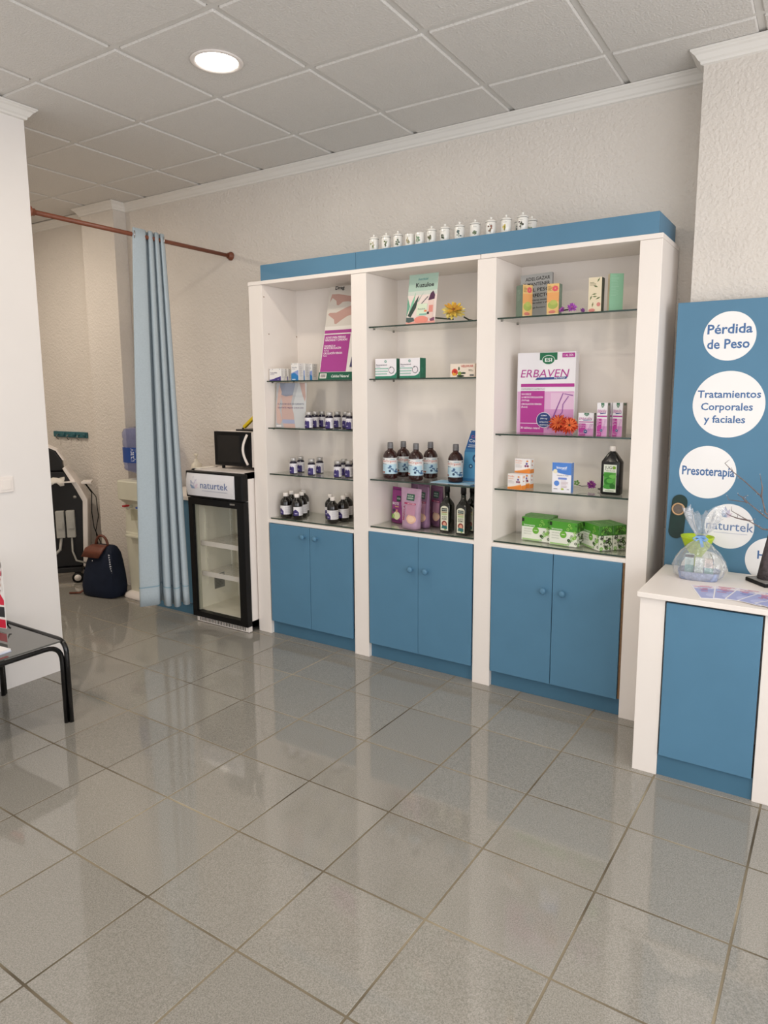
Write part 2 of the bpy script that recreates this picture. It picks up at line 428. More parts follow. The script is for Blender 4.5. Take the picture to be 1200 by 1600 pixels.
# ================================================================== SHELVING UNIT
ZT = 2.277
UX = [(-3.235, -3.1225), (-2.4285, -2.322), (-1.6237, -1.5194), (-.8159, -.7175)]
SY = 3.33
u = empty('shelving_unit', (-1.976, SY, 0), 0, 'white and blue built-in shelving with glass shelves and cupboard doors', 'shelving')
def up_(o): o.location = Vector(o.location)-Vector((-1.976, SY, 0)); return o
for a, b in UX: up_(bx('upright', a, b, SY, 3.68, 0, ZT, M['white'], u, bevel=.0015))
up_(bx('top_board', -3.2365, -1.607, SY-.004, 3.68, ZT+.0005, 2.3, M['white'], u, bevel=.0015))
up_(bx('top_board', -1.604, -.7165, SY-.004, 3.68, ZT+.0005, 2.3, M['white'], u, bevel=.0015))
up_(bx('fascia', -3.128, -2.394, SY, SY+.018, 2.3005, 2.395, M['blue'], u, bevel=.001))
up_(bx('fascia', -2.392, -.737, SY, SY+.018, 2.3005, 2.395, M['blue'], u, bevel=.001))
up_(bx('fascia', -.755, -.737, SY+.0185, 3.68, 2.3005, 2.395, M['blue'], u, bevel=.001))
up_(bx('fascia', -3.128, -3.110, SY+.0185, 3.68, 2.3005, 2.395, M['blue'], u, bevel=.001))
up_(bx('fascia_lid', -3.109, -.756, SY+.0185, 3.68, 2.379, 2.394, M['blue'], u))
BAYS = [(UX[0][1], UX[1][0]), (UX[1][1], UX[2][0]), (UX[2][1], UX[3][0])]
BZ = (.782, .807, .808)
SH = [(1.678, 1.379, 1.080, None), (1.975, 1.680, 1.094, None), (1.977, 1.385, 1.095, None)]
DOORS = [((-3.108, -2.7715), (-2.7685, -2.441), .758, .699), ((-2.3125, -1.9725), (-1.9705, -1.631), .788, .598), ((-1.5135, -1.1745), (-1.171, -.829), .787, .594)]
def knob(parent, x, z):
    MB().lathe([(.009, 0), (.008, .010), (.010, .014), (.0155, .020), (.0175, .026), (.0150, .033), (.008, .036), (0, .0365)], 20, m=M['blue']).build('knob', parent, loc=(x, SY-.008, z), rot=(R(90), 0, 0))
for b, (x0, x1) in enumerate(BAYS):
    up_(bx('back_panel', x0, x1, 3.662, 3.678, .05, ZT, M['white'], u))
    up_(bx('base_board', x0, x1, SY+.001, 3.661, BZ[b]-.021, BZ[b], M['white'], u, bevel=.001))
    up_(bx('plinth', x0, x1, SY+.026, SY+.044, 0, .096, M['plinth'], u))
    dl, dr, dz, kz = DOORS[b]
    for (a, c), kx in ((dl, dl[1]-.040), (dr, dr[0]+.058)):
        d = bx('door', a, c, SY-.008, SY+.010, .094, dz, M['blue'], u, bevel=.0015)
        up_(d); k = None
        knob(d, kx, kz)
    if b == 2: up_(bx('door_liner', -.827, x1, SY+.004, SY+.03, .094, dz, M['wood'], u))
    for z in SH[b]+(BZ[b]+.0045,):
        if z is None: continue
        z1 = z+.004
        g = bx('glass_shelf', x0+.002, x1-.002, 3.354, 3.660, z-.004, z1, M['glass'], u); up_(g)
        bx('polished_edge', x0+.002, x1-.002, 3.3515, 3.3535, z-.004, z1, M['gedge'], g)
        if z > .9:
            for px in (x0+.006, x1-.006):
                for py in (3.40, 3.61): MB().tube([(px-.006, py, z-.0075), (px+.006, py, z-.0075)], .0033, 8, M['metal']).build('shelf_pin', g)
for y, z in ((3.348, 2.205), (3.385, 1.978), (3.655, 1.978)):
    up_(MB().tube([(UX[0][1]-.001, y, z), (UX[0][1]+.0012, y, z)], .004, 10, M['wood']).build('screw_hole', u))

# ================================================================== COUNTER AND PRINTED DOOR ON THE RIGHT
c = empty('counter', (0, 0, 0), 0, 'low white shop counter with blue doors in front of the round-dotted panel', 'counter')
ZC = .787
bx('counter_top', -.650, 1.05, 2.868, 3.415, .765, ZC, M['white'], c, bevel=.002)
for a, b in ((-.640, -.541), (-.1795, -.085), (.275, .37), (.73, .83)): bx('stile', a, b, 2.885, 2.905, 0, .7645, M['white'], c, bevel=.001)
bx('side_panel', -.640, -.622, 2.9055, 3.40, 0, .7645, M['white'], c)
bx('back_panel', -.621, .83, 3.385, 3.40, 0, .7645, M['white'], c)
for a, b in ((-.535, -.1865), (-.078, .268), (.377, .723)):
    bx('door', a, b, 2.879, 2.897, .094, .755, M['blue'], c, bevel=.0015)
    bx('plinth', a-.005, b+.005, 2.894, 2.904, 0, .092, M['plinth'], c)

d = bx('door_1', -.659, .10, 3.43, 3.468, .0, 2.003, M['blue'], bevel=.002)
tag(d, 'tall blue door panel with white round stickers leaning behind the counter', 'door panel'); d['kind'] = 'thing'
d.name = 'sign_panel'
def at_door(x, z, l): return (x, 3.43-l, z)
def sticker(cx, cz, r, fn):
    p = Print(); p.ell(cx, cz, r, r, '#f3f1f0', 64); fn(p); p.build('round_sticker', d, at_door)
TB = '#4a6fa0'
def s1(p): p.text('Pérdida', -.437, 1.858, .040, TB, 'c', .182, .022); p.text('de Peso', -.440, 1.793, .040, TB, 'c', .172, .022)
def s2(p):
    p.text('Tratamientos', -.424, 1.576, .032, TB, 'c', .258, .018); p.text('Corporales', -.430, 1.520, .032, TB, 'c', .212, .018); p.text('y faciales', -.436, 1.464, .032, TB, 'c', .170, .018)
def s3(p): p.text('Presoterapia', -.490, 1.222, .040, TB, 'c', .222, .022)
def butterfly(p, x, y, s):
    for a, l, w_, col in ((100, 1.0, .30, '#b7b9cf'), (125, .8, .30, '#a6b0c8'), (75, .8, .26, '#c9c2d6'), (150, .6, .28, '#8fa3bf'), (45, .6, .22, '#dcc9d6'), (20, .45, .2, '#e2d2da')):
        t = R(a); dx, dy = math.cos(t), math.sin(t)
        p.poly([(x, y), (x+s*l*(.5*dx-w_*dy), y+s*l*(.5*dy+w_*dx)), (x+s*l*dx, y+s*l*dy), (x+s*l*(.5*dx+w_*.5*dy), y+s*l*(.5*dy-w_*.5*dx))], col)
def s4(p):
    butterfly(p, -.398, 1.035, .052)
    p.text('naturtek', -.385, .976, .040, '#6a83ad', 'c', .196, .004); p.rect(-.45, .962, -.31, .9645, '#c9ccd8')
def s5(p): p.text('H', -.264, .860, .037, TB, 'l', None, .014)
sticker(-.437, 1.846, .107, s1); sticker(-.424, 1.546, .148, s2); sticker(-.4926, 1.2366, .121, s3)
sticker(-.387, .9945, .103, s4); sticker(-.210, .857, .103, s5); sticker(-.480, .765, .105, lambda p: p)
hp = MB(); hp.prism([(-.036+.036*1+.034*math.cos(a), .071+.034*math.sin(a)) for a in [PI*k/10 for k in range(11)]]+[(.034*math.cos(a), -.071+.034*math.sin(a)) for a in [PI+PI*k/10 for k in range(11)]], -.004, 0, mat('dark_green_enamel', '#10302a', .4, noise=.2, scale=30))
hp = hp.build('lock_plate', d, loc=(-.608, 3.4295, 1.020), rot=(0, R(4), 0))
MB().lathe([(.0225, 0), (.0225, .003), (.029, .004), (.030, 0)], 28, m=mat('brass_ring', '#c9a27a', .5, .2, noise=.1, scale=40)).build('lock_ring', hp, loc=(-.002, -.004, .036), rot=(R(90), 0, 0))
MB().lathe([(0, .0006), (.021, .0006)], 28, m=mat('lock_hole', '#6d6259', .6, noise=.2, scale=60)).build('lock_hole', hp, loc=(-.002, -.004, .036), rot=(R(90), 0, 0))

# light switch on the partition
sw = MB().box(0, .009, -.041, .041, -.041, .041, M['fridgew']).build('light_switch', loc=(-.0+(-3.7309), 1.966, 1.122), bevel=.003)
tag(sw, 'small white square light switch on the pale partition wall', 'light switch')
bx('rocker', .009, .012, -.026, .026, -.026, .026, M['white'], sw, bevel=.001)

# ================================================================== DISPLAY FRIDGE
f = empty('display_fridge', (-3.512, 3.235, 0), 0, 'narrow glass-door display fridge with white sign header, beside the shelving', 'fridge')
FX0, FX1 = -.272, .266            # local x, y = 0 at the door front
mb = MB()
for a in ((FX1-.03, FX1, .045, .445, .03, 1.083), (FX0, FX0+.03, .045, .445, .03, 1.083), (FX0, FX1, .415, .445, .03, 1.083), (FX0, FX1, .045, .445, 1.045, 1.083), (FX0, FX1, .045, .445, .03, .075)): mb.box(*a, M['fridgew'])
body = mb.build('cabinet_body', f)
mb = MB()
for a in ((FX1-.034, FX1-.0305, .05, .41, .08, 1.04), (FX0+.0305, FX0+.034, .05, .41, .08, 1.04), (FX0+.034, FX1-.034, .408, .414, .08, 1.04), (FX0+.034, FX1-.034, .05, .408, .0755, .083)): mb.box(*a, M['cream'])
mb.build('inner_liner', body)
for x in (FX0+.04, FX1-.04):
    for y in (.12, .36):
        mb = MB().box(x-.005, x+.005, y-.008, y+.008, .25, .80, M['cream'])
        for k in range(12): mb.box(x-.010, x+.010, y-.009, y+.009, .30+k*.042, .308+k*.042, M['cream'])
        mb.build('shelf_rail', f)
p = Print(); p.rect(.10, .19, .20, .30, '#8b8a84'); p.lines(.108, .285, .08, .004, 9, '#5f5e5a', 2.6); p.build('rating_label', f, lambda u_, y, l: (FX0+.034+l, u_+.08, y))
for z in (.345, .565):
    sh = MB()
    for k in range(13): sh.tube([(FX0+.05+k*.036, .07, z), (FX0+.05+k*.036, .40, z)], .002, 6, M['fridgew'])
    sh = sh.build('wire_shelf', f)
    bx('price_strip', FX0+.045, FX1-.045, .062, .068, z-.022, z+.012, M['fridgew'], sh)
# header: black shell with a bowed white sign
hd = MB().box(FX0, FX1, -.010, .044, .897, 1.078, M['black']).build('header', f, bevel=.006)
rings = []
for k in range(9):
    t = k/8; z = .910+t*.154; y = -.0115-.011*math.sin(PI*t)
    rings.append((y, z))
FSX0, FSX1 = FX0+.016, FX1-.070
mb = MB(); vs = [(x, y, z) for x in (FSX0, FSX1) for y, z in rings]+[(x, .001, z) for x in (FSX0, FSX1) for y, z in rings]
fs = [(k, 9+k, 10+k, k+1) for k in range(8)]+[(k, k+1, 19+k, 18+k) for k in range(8)]+[(9+k, 27+k, 28+k, 10+k) for k in range(8)]+[(0, 18, 27, 9), (8, 17, 35, 26)]
mb.add(vs, fs, mat('sign_acrylic', '#e9e7ea', .25, noise=.01, scale=10)); sg = mb.build('sign_panel', hd)
def on_sign(x, z, l):
    t = (z-.910)/.154; return (x, -.0115-.011*math.sin(PI*max(0, min(1, t)))-l-.0004, z)
p = Print(); butterfly(p, -.172, .960, .088)
p.text('naturtek', -.115, .985-.018, .046, '#6b7ba6', 'l', .262, .004)
for k in range(22): p.rect(-.10+k*.0112, .948, -.10+k*.0112+.007, .953, '#b5b7c6')
p.build('logo_lettering', hd, on_sign)
MB().prism([(FX1-.068, .903), (FX1-.004, .903), (FX1-.004, 1.072), (FX1-.068, 1.072)], -.012, .0, M['black']).build('header_cheek', hd, bevel=.005)
# door
dr = MB()
dr.box(FX0+.006, FX0+.046, -.002, .042, .042, .892, M['black']).box(FX1-.064, FX1-.002, -.002, .042, .042, .892, M['black']).box(FX0+.046, FX1-.064, -.002, .042, .846, .892, M['black']).box(FX0+.046, FX1-.064, -.002, .042, .042, .080, M['black'])
dr = dr.build('door', f)
bx('door_glass', FX0+.046, FX1-.064, .012, .018, .080, .846, clear('fridge_glass', (.975, .98, .97), .02, 1.5), dr)
bx('maker_badge', FX1-.125, FX1-.078, -.006, -.002, .868, .879, M['chrome'], dr)
bx('door_gasket', FX0+.047, FX0+.060, .019, .040, .084, .842, mat('gasket', '#b8b6a6', .5, noise=.05, scale=20), dr)
gr = bx('base_grille', FX0+.03, FX1-.004, .012, .044, .004, .040, M['fridgew'], f)
for k in range(30): bx('grille_slot', FX0+.06+k*.015, FX0+.067+k*.015, .0112, .012, .010, .034, M['black'], gr)
for x in (FX0+.05, FX1-.05):
    for y in (.07, .40): MB().lathe([(0, 0), (.018, 0), (.018, .03), (0, .03)], 14, m=M['black']).build('foot', f, loc=(x, y, 0))

# ------------------------------------------------------------------ microwave on the fridge
mw = empty('microwave', (-3.455, 3.40, 1.083), 0, 'black-fronted microwave with white bowed handle on top of the fridge', 'microwave')
bx('case', -.222, .212, .03, .275, .022, .262, M['fridgew'], mw, bevel=.004)
md = bx('door', -.222, .130, 0, .029, .024, .260, M['black'], mw, bevel=.003)
bx('window', -.190, .075, -.0012, 0, .05, .235, mat('dark_microwave_glass', '#17181b', .08, spec=.6, noise=.2, scale=6), md)
bx('control_panel', .132, .212, .002, .029, .024, .260, M['fridgew'], mw, bevel=.002)
MB().tube([(.088+.0-.026*math.sin(PI*k/12)+.02, -.012-.018*math.sin(PI*k/12), .04+.205*k/12) for k in range(13)], .0085, 10, M['fridgew']).build('handle', md)
for x in (-.19, .18):
    for y in (.05, .25): MB().lathe([(0, 0), (.012, 0), (.012, .022), (0, .022)], 12, m=M['black']).build('foot', mw, loc=(x, y, 0))
bk = bx('tray', -3.535, -3.30, 3.47, 3.62, 1.3455, 1.356, M['black'], bevel=.002); tag(bk, 'thin black tray lying on top of the microwave', 'tray')
yl = MB().box(-.075, .075, -.012, .012, -.011, .011, mat('yellow_plastic', '#e8c81e', .4, noise=.05, scale=20)).build('yellow_duster', loc=(-3.452, 3.53, 1.412), rot=(0, R(-36), 0), bevel=.004)
tag(yl, 'bright yellow duster handle slanting up from the tray on the microwave', 'duster')
MB().tube([(-.075, 0, 0), (-.095, 0, 0)], .006, 8, M['black']).build('duster_neck', yl)

# pump bottle and cloth at the fridge's other end
pb = MB().lathe([(0, 0), (.040, 0), (.043, .005), (.043, .17), (.036, .20), (.016, .215), (.014, .235), (0, .235)], 22, m=mat('ivory_plastic', '#e4dcca', .4, noise=.03, scale=20)).build('pump_bottle', loc=(-4.05, 3.56, .8803))
tag(pb, 'tall ivory plastic pump bottle standing between curtain and fridge', 'bottle')
MB().lathe([(.006, .235), (.006, .262), (.016, .264), (.016, .276), (0, .278)], 14, m=MATS['ivory_plastic']).build('pump_head', pb)
MB().tube([(0, 0, .270), (.03, -.025, .272), (.045, -.036, .264)], .006, 8, MATS['ivory_plastic']).build('pump_spout', pb)
cl = MB(); rings = []
cl_pts = [(.060, .0035), (.03, .0045), (.006, .006), (-.010, .002), (-.014, -.02), (-.015, -.08), (-.013, -.14), (-.016, -.19)]
vs = []; fs = []
for i, (a, b) in enumerate(cl_pts):
    for j in range(9):
        y = -.012+j*.022; vs.append((a+.002*math.sin(j*1.7+i), y+.004*math.sin(i), b+.002*math.sin(j*2.1)*(1 if i > 3 else 0)+(-.012*math.sin(j*.9) if i == 7 else 0)))
for i in range(7):
    for j in range(8): fs.append((i*9+j, i*9+j+1, (i+1)*9+j+1, (i+1)*9+j))
cl.add(vs, fs, mat('white_cloth', '#ece6da', .9, noise=.05, scale=30), True)
cl = cl.build('cleaning_cloth', loc=(-3.784, 3.30, 1.083)); tag(cl, 'small white cloth draped over the fridge corner beside the curtain', 'cloth')
cl.modifiers.new('thickness', 'SOLIDIFY').thickness = .002
#PART3
# ================================================================== CURTAIN AND ROD
rod = MB().tube([(-3.752, 2.226, 2.573), (-3.752, 3.688, 2.573)], .0135, 16, mat('brown_wood_rod', '#7d4630', .4, noise=.15, scale=25)).build('curtain_rod')
tag(rod, 'brown wooden curtain rod across the alcove opening', 'curtain rod')
for y in (2.2225, 3.6995):
    s_ = 1 if y < 3 else -1
    MB().lathe([(0, 0), (.030, 0), (.030, .008), (.020, .014), (.020, .030), (0, .030)], 22, m=MATS['brown_wood_rod']).build('rod_socket', rod, loc=(-3.752, y, 2.573), rot=(R(-90*s_), 0, 0))
cu = empty('curtain', (-3.752, 3.0, 0), 0, 'light blue eyelet curtain drawn to one side of the alcove opening', 'curtain')
NS, NZ = 168, 30
FOLD = [(0, .030), (.010, .004), (.070, .0), (.132, .006), (.146, .030), (.150, .085), (.160, .110), (.170, .080), (.172, .030), (.190, .0), (.215, .004), (.226, .030), (.228, .075), (.236, .090), (.243, .060), (.246, .020), (.262, -.004), (.284, .004), (.293, .030), (.295, .075), (.302, .085), (.308, .055), (.312, .015), (.330, -.002), (.352, .012), (.360, .045)]
def fold(s):
    """a point (across, behind) of the gathered cloth's cross-section, smoothed through FOLD"""
    n = len(FOLD)-1; f_ = min(n-1e-6, max(0, s*n)); i = int(f_); t = f_-i
    P = [FOLD[max(0, min(n, i+k))] for k in (-1, 0, 1, 2)]
    return tuple(.5*(2*P[1][c]+(P[2][c]-P[0][c])*t+(2*P[0][c]-5*P[1][c]+4*P[2][c]-P[3][c])*t*t+(3*P[1][c]-P[0][c]-3*P[2][c]+P[3][c])*t**3) for c in (0, 1))
def cur(s, t):
    u, w = fold(s); u -= .18; k = .52+.38*t**.85
    u *= k; w = (w-.045)*(.50+.50*t)+.006*math.sin(4*t+9*s)*t
    dx, dy = .62*t**.7, 1.28+(.78-1.28)*t**.7
    return dx*u-.78*w, dy*u+.62*w-.004-.022*t
def hemz(s): return .200-.025*s+.012*math.sin(9*s)
vs = []; fs = []
for i in range(NZ+1):
    t = i/NZ
    for k in range(NS+1):
        s = k/NS; x, y = cur(s, t); z0 = 2.612; z = z0+(hemz(s)-z0)*t; vs.append((x, y, z))
for i in range(NZ):
    for k in range(NS): fs.append((i*(NS+1)+k, i*(NS+1)+k+1, (i+1)*(NS+1)+k+1, (i+1)*(NS+1)+k))
cm = mat('light_blue_cotton', '#b1bdc4', .9, spec=.1, noise=.05, scale=120, bump=.08, bscale=500, bdist=.001)
cb = MB().add(vs, fs, cm, True).build('cloth', cu); cb.modifiers.new('thickness', 'SOLIDIFY').thickness = .0025
vs = []; fs = []
for k in range(NS+1):
    s = k/NS
    for t, dz in ((.945, 0), (.9485, 0)):
        x, y = cur(s, t); z = 2.612+(hemz(s)-2.612)*t
        x2, y2 = cur(min(1, s+.002), t); x1, y1 = cur(max(0, s-.002), t); nx, ny = (y2-y1), -(x2-x1); q = math.hypot(nx, ny) or 1
        vs.append((x+nx/q*.0018, y+ny/q*.0018, z))
for k in range(NS): fs.append((2*k, 2*k+2, 2*k+3, 2*k+1))
MB().add(vs, fs, mat('hem_stitch', '#8aa5b4', .9, noise=.1, scale=200), True).build('hem_seam', cu)
for k in (0, 5):
    MB().lathe([(.0195, -.003), (.028, -.003), (.029, 0), (.028, .003), (.0195, .003), (.0185, 0), (.0195, -.003)], 22, m=M['chrome']).build('eyelet', cu, loc=(0, -.118+k*.044, 2.573), rot=(R(90), 0, R(-20)))

# blue sink cupboard behind the curtain
sc = empty('sink_cupboard', (-4.06, 3.315, 0), 0, 'low blue cupboard with white top behind the curtain, beside the fridge', 'cupboard')
bx('carcass', -.235, .235, .02, .375, .08, .85, M['white'], sc)
bx('door', -.235, -.002, 0, .019, .09, .85, M['blue'], sc, bevel=.0015); bx('door', .002, .235, 0, .019, .09, .85, M['blue'], sc, bevel=.0015)
bx('plinth', -.235, .235, .012, .03, 0, .079, M['plinth'], sc); bx('worktop', -.245, .245, -.015, .378, .8505, .88, M['white'], sc, bevel=.003)

# ================================================================== ALCOVE: COOLER, BACKPACK, MACHINE, COAT RAIL
wc = empty('water_cooler', (-4.545, 3.49, 0), 0, 'off-white floor-standing water cooler with red tap, behind the curtain', 'water cooler')
ivory = mat('cooler_plastic', '#d8d6c4', .4, noise=.03, scale=10)
def rr(w, d, z, y=0, n=32, e=.35, x=0):
    out = []
    for k in range(n):
        a = 2*PI*k/n; c_, s_ = math.cos(a), math.sin(a)
        out.append((x+w*math.copysign(abs(c_)**e, c_), y+d*math.copysign(abs(s_)**e, s_), z))
    return out
MB().loft([rr(.178, .165, 0), rr(.180, .168, .012), rr(.172, .160, .035), rr(.140, .140, .05)], M['fridgew']).build('base', wc)
def cr_(w, y0, y1, z): return rr(w, (y1-y0)/2, z, (y0+y1)/2, 36, .22)
MB().loft([cr_(.152, -.105, .160, .05), cr_(.158, -.110, .160, .25), cr_(.165, -.117, .160, .52), cr_(.165, -.112, .160, .53), cr_(.165, -.104, .160, .755)], ivory, smooth=False).build('body', wc)
MB().loft([cr_(.167, -.112, .160, .7555), cr_(.172, -.150, .162, .785), cr_(.174, -.165, .164, .795), cr_(.174, -.165, .164, .930), cr_(.168, -.158, .158, .938), cr_(.10, -.10, .10, .945)], ivory, smooth=False).build('head', wc)
bx('drip_tray', -.085, .085, -.165, -.118, .50, .518, ivory, wc, bevel=.004)
bx('recess_panel', -.075, .075, -.1085, -.104, .54, .71, mat('cooler_recess', '#b9b79f', .5, noise=.05, scale=10), wc)
tp = MB().tube([(-.06, -.09, .735), (-.06, -.135, .735), (-.06, -.150, .72)], .011, 10, ivory).build('tap', wc)
MB().box(-.073, -.047, -.185, -.135, .738, .752, mat('red_lever', '#b3242c', .35, noise=.05, scale=20)).build('tap_lever', tp, bevel=.003)
tp = MB().tube([(.10, -.09, .735), (.10, -.135, .735), (.10, -.150, .72)], .011, 10, ivory).build('tap', wc)
MB().box(.087, .113, -.185, -.135, .738, .752, mat('blue_lever', '#2c53a8', .35, noise=.05, scale=20)).build('tap_lever', tp, bevel=.003)
k_ = 1.12
wb = MB().lathe([(r_*k_, z_*1.02) for r_, z_ in [(0, 0), (.045, 0), (.048, .03), (.075, .05), (.125, .072), (.134, .09), (.130, .105), (.135, .118), (.135, .235), (.130, .247), (.135, .258), (.135, .295), (.130, .306), (.135, .318), (.135, .352), (.122, .382), (.085, .395), (0, .388)]], 36, m=clear('blue_water_plastic', (.78, .81, .94), .06, 1.4, .30, '#8b93c2')).build('water_bottle', loc=(-4.565, 3.49, .9455))
tag(wb, 'upturned translucent blue water bottle on the cooler, partly behind the curtain', 'water bottle')
p = Print(); p.rect(-.12, .135, .24, .252, '#2b4f9c', 24); p.text('Abarcín', .040, .246, .040, '#e8ecf4', 'l', .098, .012, 0, -PI/2)
p.build('label', wb, wrap(.1515), base=.0008)

# navy backpack slumped beside the cooler
bp = empty('backpack', (-4.89, 3.30, 0), R(10), 'navy blue backpack with brown leather flap on the floor beside the cooler', 'backpack')
navy = mat('navy_nylon', '#1c2436', .7, spec=.2, noise=.15, scale=12, bump=.25, bscale=14, bdist=.01)
lea = mat('brown_leather', '#6b3a2a', .5, noise=.2, scale=30)
rings = []
for z, w, d_, x, y in ((0, .150, .085, 0, 0), (.012, .172, .100, 0, 0), (.08, .180, .105, 0, 0), (.18, .165, .100, .006, 0), (.28, .140, .090, .012, .005), (.35, .118, .075, .018, .010), (.395, .095, .045, .022, .015), (.41, .080, .018, .024, .018)):
    rings.append(rr(w, d_, z, y, 28, .55, x))
MB().loft(rings, navy).build('body', bp)
MB().loft([rr(.075, .014, .412, -.010, 20, .5, -.015), rr(.095, .016, .390, -.058, 20, .5, -.022), rr(.090, .010, .325, -.096, 20, .5, -.040)], lea).build('flap', bp)
MB().tube([(-.035+.062*(-math.cos(PI*k/10))+.03, .0, .40+.085*math.sin(PI*k/10)) for k in range(11)], .010, 8, lea).build('handle', bp)
MB().tube([(.10, -.02, .40), (.135, -.045, .30), (.155, -.06, .18), (.150, -.07, .06)], .012, 8, navy).build('shoulder_strap', bp)
MB().tube([(-.15, -.03, .05), (-.20, -.07, .012), (-.28, -.10, .009)], .008, 8, lea).build('loose_strap', bp)
MB().lathe([(0, 0), (.006, 0), (.006, .002), (0, .003)], 12, m=M['chrome']).build('stud', bp, loc=(-.015, -.098, .30), rot=(R(80), 0, 0))
p = Print()
rnd = random.Random(3)
for k in range(9): p.poly([(-.010+rnd.uniform(-.004, .004), .20+k*.018), (.014+rnd.uniform(-.004, .006), .203+k*.018), (.012, .211+k*.018), (-.006, .213+k*.018)], '#c9ccd4')
p.build('white_print', bp, lambda x, z, l: (.140+x*.5+(.26-z)*.10, -.062-l-.008+x*.2, z))

# treatment machine on castors
ma = empty('treatment_machine', (-5.575, 3.33, 0), R(50), 'black and white wheeled beauty treatment machine behind the partition', 'machine')
mblk = mat('machine_black', '#0d0d10', .4, noise=.1, scale=10)
body = MB().prism([(-.26, .14), (.205, .14), (.235, .70), (.19, .80), (.10, .955), (-.16, .955), (-.26, .80)], -.06, .14, mblk)
body.build('body', ma, bevel=.006)
MB().prism([(.207, .135), (.245, .135), (.275, .71), (.225, .82), (.115, 1.0), (.095, .985), (.19, .80), (.235, .70)], -.075, .155, M['fridgew']).build('side_shell', ma, bevel=.006)
MB().prism([(-.22, .956), (.098, .956), (.090, 1.05), (.045, 1.13), (-.03, 1.17), (-.22, 1.17)], -.03, .05, mblk).build('screen_back', ma, bevel=.012)
MB().prism([(-.23, 1.171), (-.03, 1.171), (.05, 1.132), (.098, 1.05), (.110, 1.055), (.058, 1.145), (-.025, 1.186), (-.23, 1.186)], -.035, .06, M['fridgew']).build('screen_rim', ma)
bx('foot_frame', -.25, .20, -.10, .18, .095, .138, mblk, ma, bevel=.006)
for x in (.055, .135):
    b_ = bx('connector_block', x-.033, x+.033, -.115, -.061, .40, .63, mat('grey_connector', '#aeaca5', .5, noise=.06, scale=20), ma, bevel=.006)
    bx('clip', x-.02, x+.02, -.121, -.115, .48, .54, MATS['grey_connector'], b_)
MB().tube([(.055, -.09, .41), (.040, -.10, .30), (-.05, -.12, .22), (-.14, -.13, .15), (-.2, -.13, .1)], .012, 8, MATS['grey_connector']).build('cable', ma)
MB().tube([(.135, -.09, .41), (.135, -.10, .28), (.16, -.11, .20), (.24, -.10, .17)], .008, 8, MATS['grey_connector']).build('cable', ma)
MB().tube([(.25, .0, .85), (.30, .02, .76), (.29, .02, .60), (.30, .03, .45), (.34, .03, .33), (.36, .02, .26)], .004, 6, M['black']).build('cable', ma)
MB().tube([(.25, .03, .85), (.33, .04, .72), (.34, .04, .55), (.31, .05, .42), (.32, .05, .30)], .004, 6, M['black']).build('cable', ma)
MB().tube([(.175, -.064, .74), (.175, -.060, .74)], .014, 16, M['chrome']).build('key_lock', ma)
MB().lathe([(.012, 0), (.016, 0), (.016, .004), (.012, .004)], 18, m=M['black']).build('socket_ring', ma, loc=(-.06, -.061, .80), rot=(R(90), 0, 0))
bx('handpiece_shelf', .23, .31, -.05, .10, .845, .865, M['fridgew'], ma, bevel=.004)
for x, y in ((-.2, -.08), (.16, -.08), (-.2, .15), (.16, .15)):
    ck = MB().tube([(x, y-.016, .045), (x, y+.016, .045)], .045, 22, M['black']).build('castor', ma)
    MB().tube([(x, y-.018, .045), (x, y+.018, .045)], .028, 16, M['fridgew']).build('castor_hub', ck)
    MB().box(x-.02, x+.02, y-.015, y+.015, .086, .095, M['black']).build('castor_fork', ck)
ln = MB()
vs = []; fs = []
for i in range(7):
    for j in range(9): vs.append((-.13+j*.030, -.117+i*.0085-(.010 if i < 1 else 0), .034*abs(math.sin(j*1.3+i))*math.exp(-((i-4)/2.2)**2)+.004-((.014+.010*math.sin(j*1.9))*(2-i) if i < 1 else 0)))
for i in range(6):
    for j in range(8): fs.append((i*9+j, i*9+j+1, (i+1)*9+j+1, (i+1)*9+j))
MB().box(-.15, .19, -.12, -.061, .868, .876, M['fridgew']).build('tray_ledge', ma)
tl = MB().add(vs, fs, mat('paper_towel', '#dcd6cc', .9, noise=.04, scale=30), True).build('paper_towel', loc=(-5.575, 3.33, .8805), rot=(0, 0, R(50)))
tag(tl, 'crumpled white paper towel on the ledge of the treatment machine', 'paper towel'); tl.modifiers.new('thickness', 'SOLIDIFY').thickness = .002

cr = empty('coat_rail', (-5.83, YB, 1.242), 0, 'short teal wooden coat rail with wire hooks on the alcove wall', 'coat rail')
MB().box(-.25, .25, -.022, 0, -.026, .026, mat('teal_wood', '#2c626b', .6, noise=.2, scale=20)).build('rail', cr, bevel=.006)
for x in (-.16, 0., .15):
    MB().tube([(x, -.02, 0), (x, -.045, -.005), (x, -.048, -.03), (x, -.03, -.045)], .004, 8, M['metal']).build('hook', cr)
    MB().lathe([(0, 0), (.016, 0), (.013, .012), (0, .014)], 12, m=MATS['teal_wood']).build('hook_knob', cr, loc=(x+.08, -.022, 0), rot=(R(90), 0, 0))

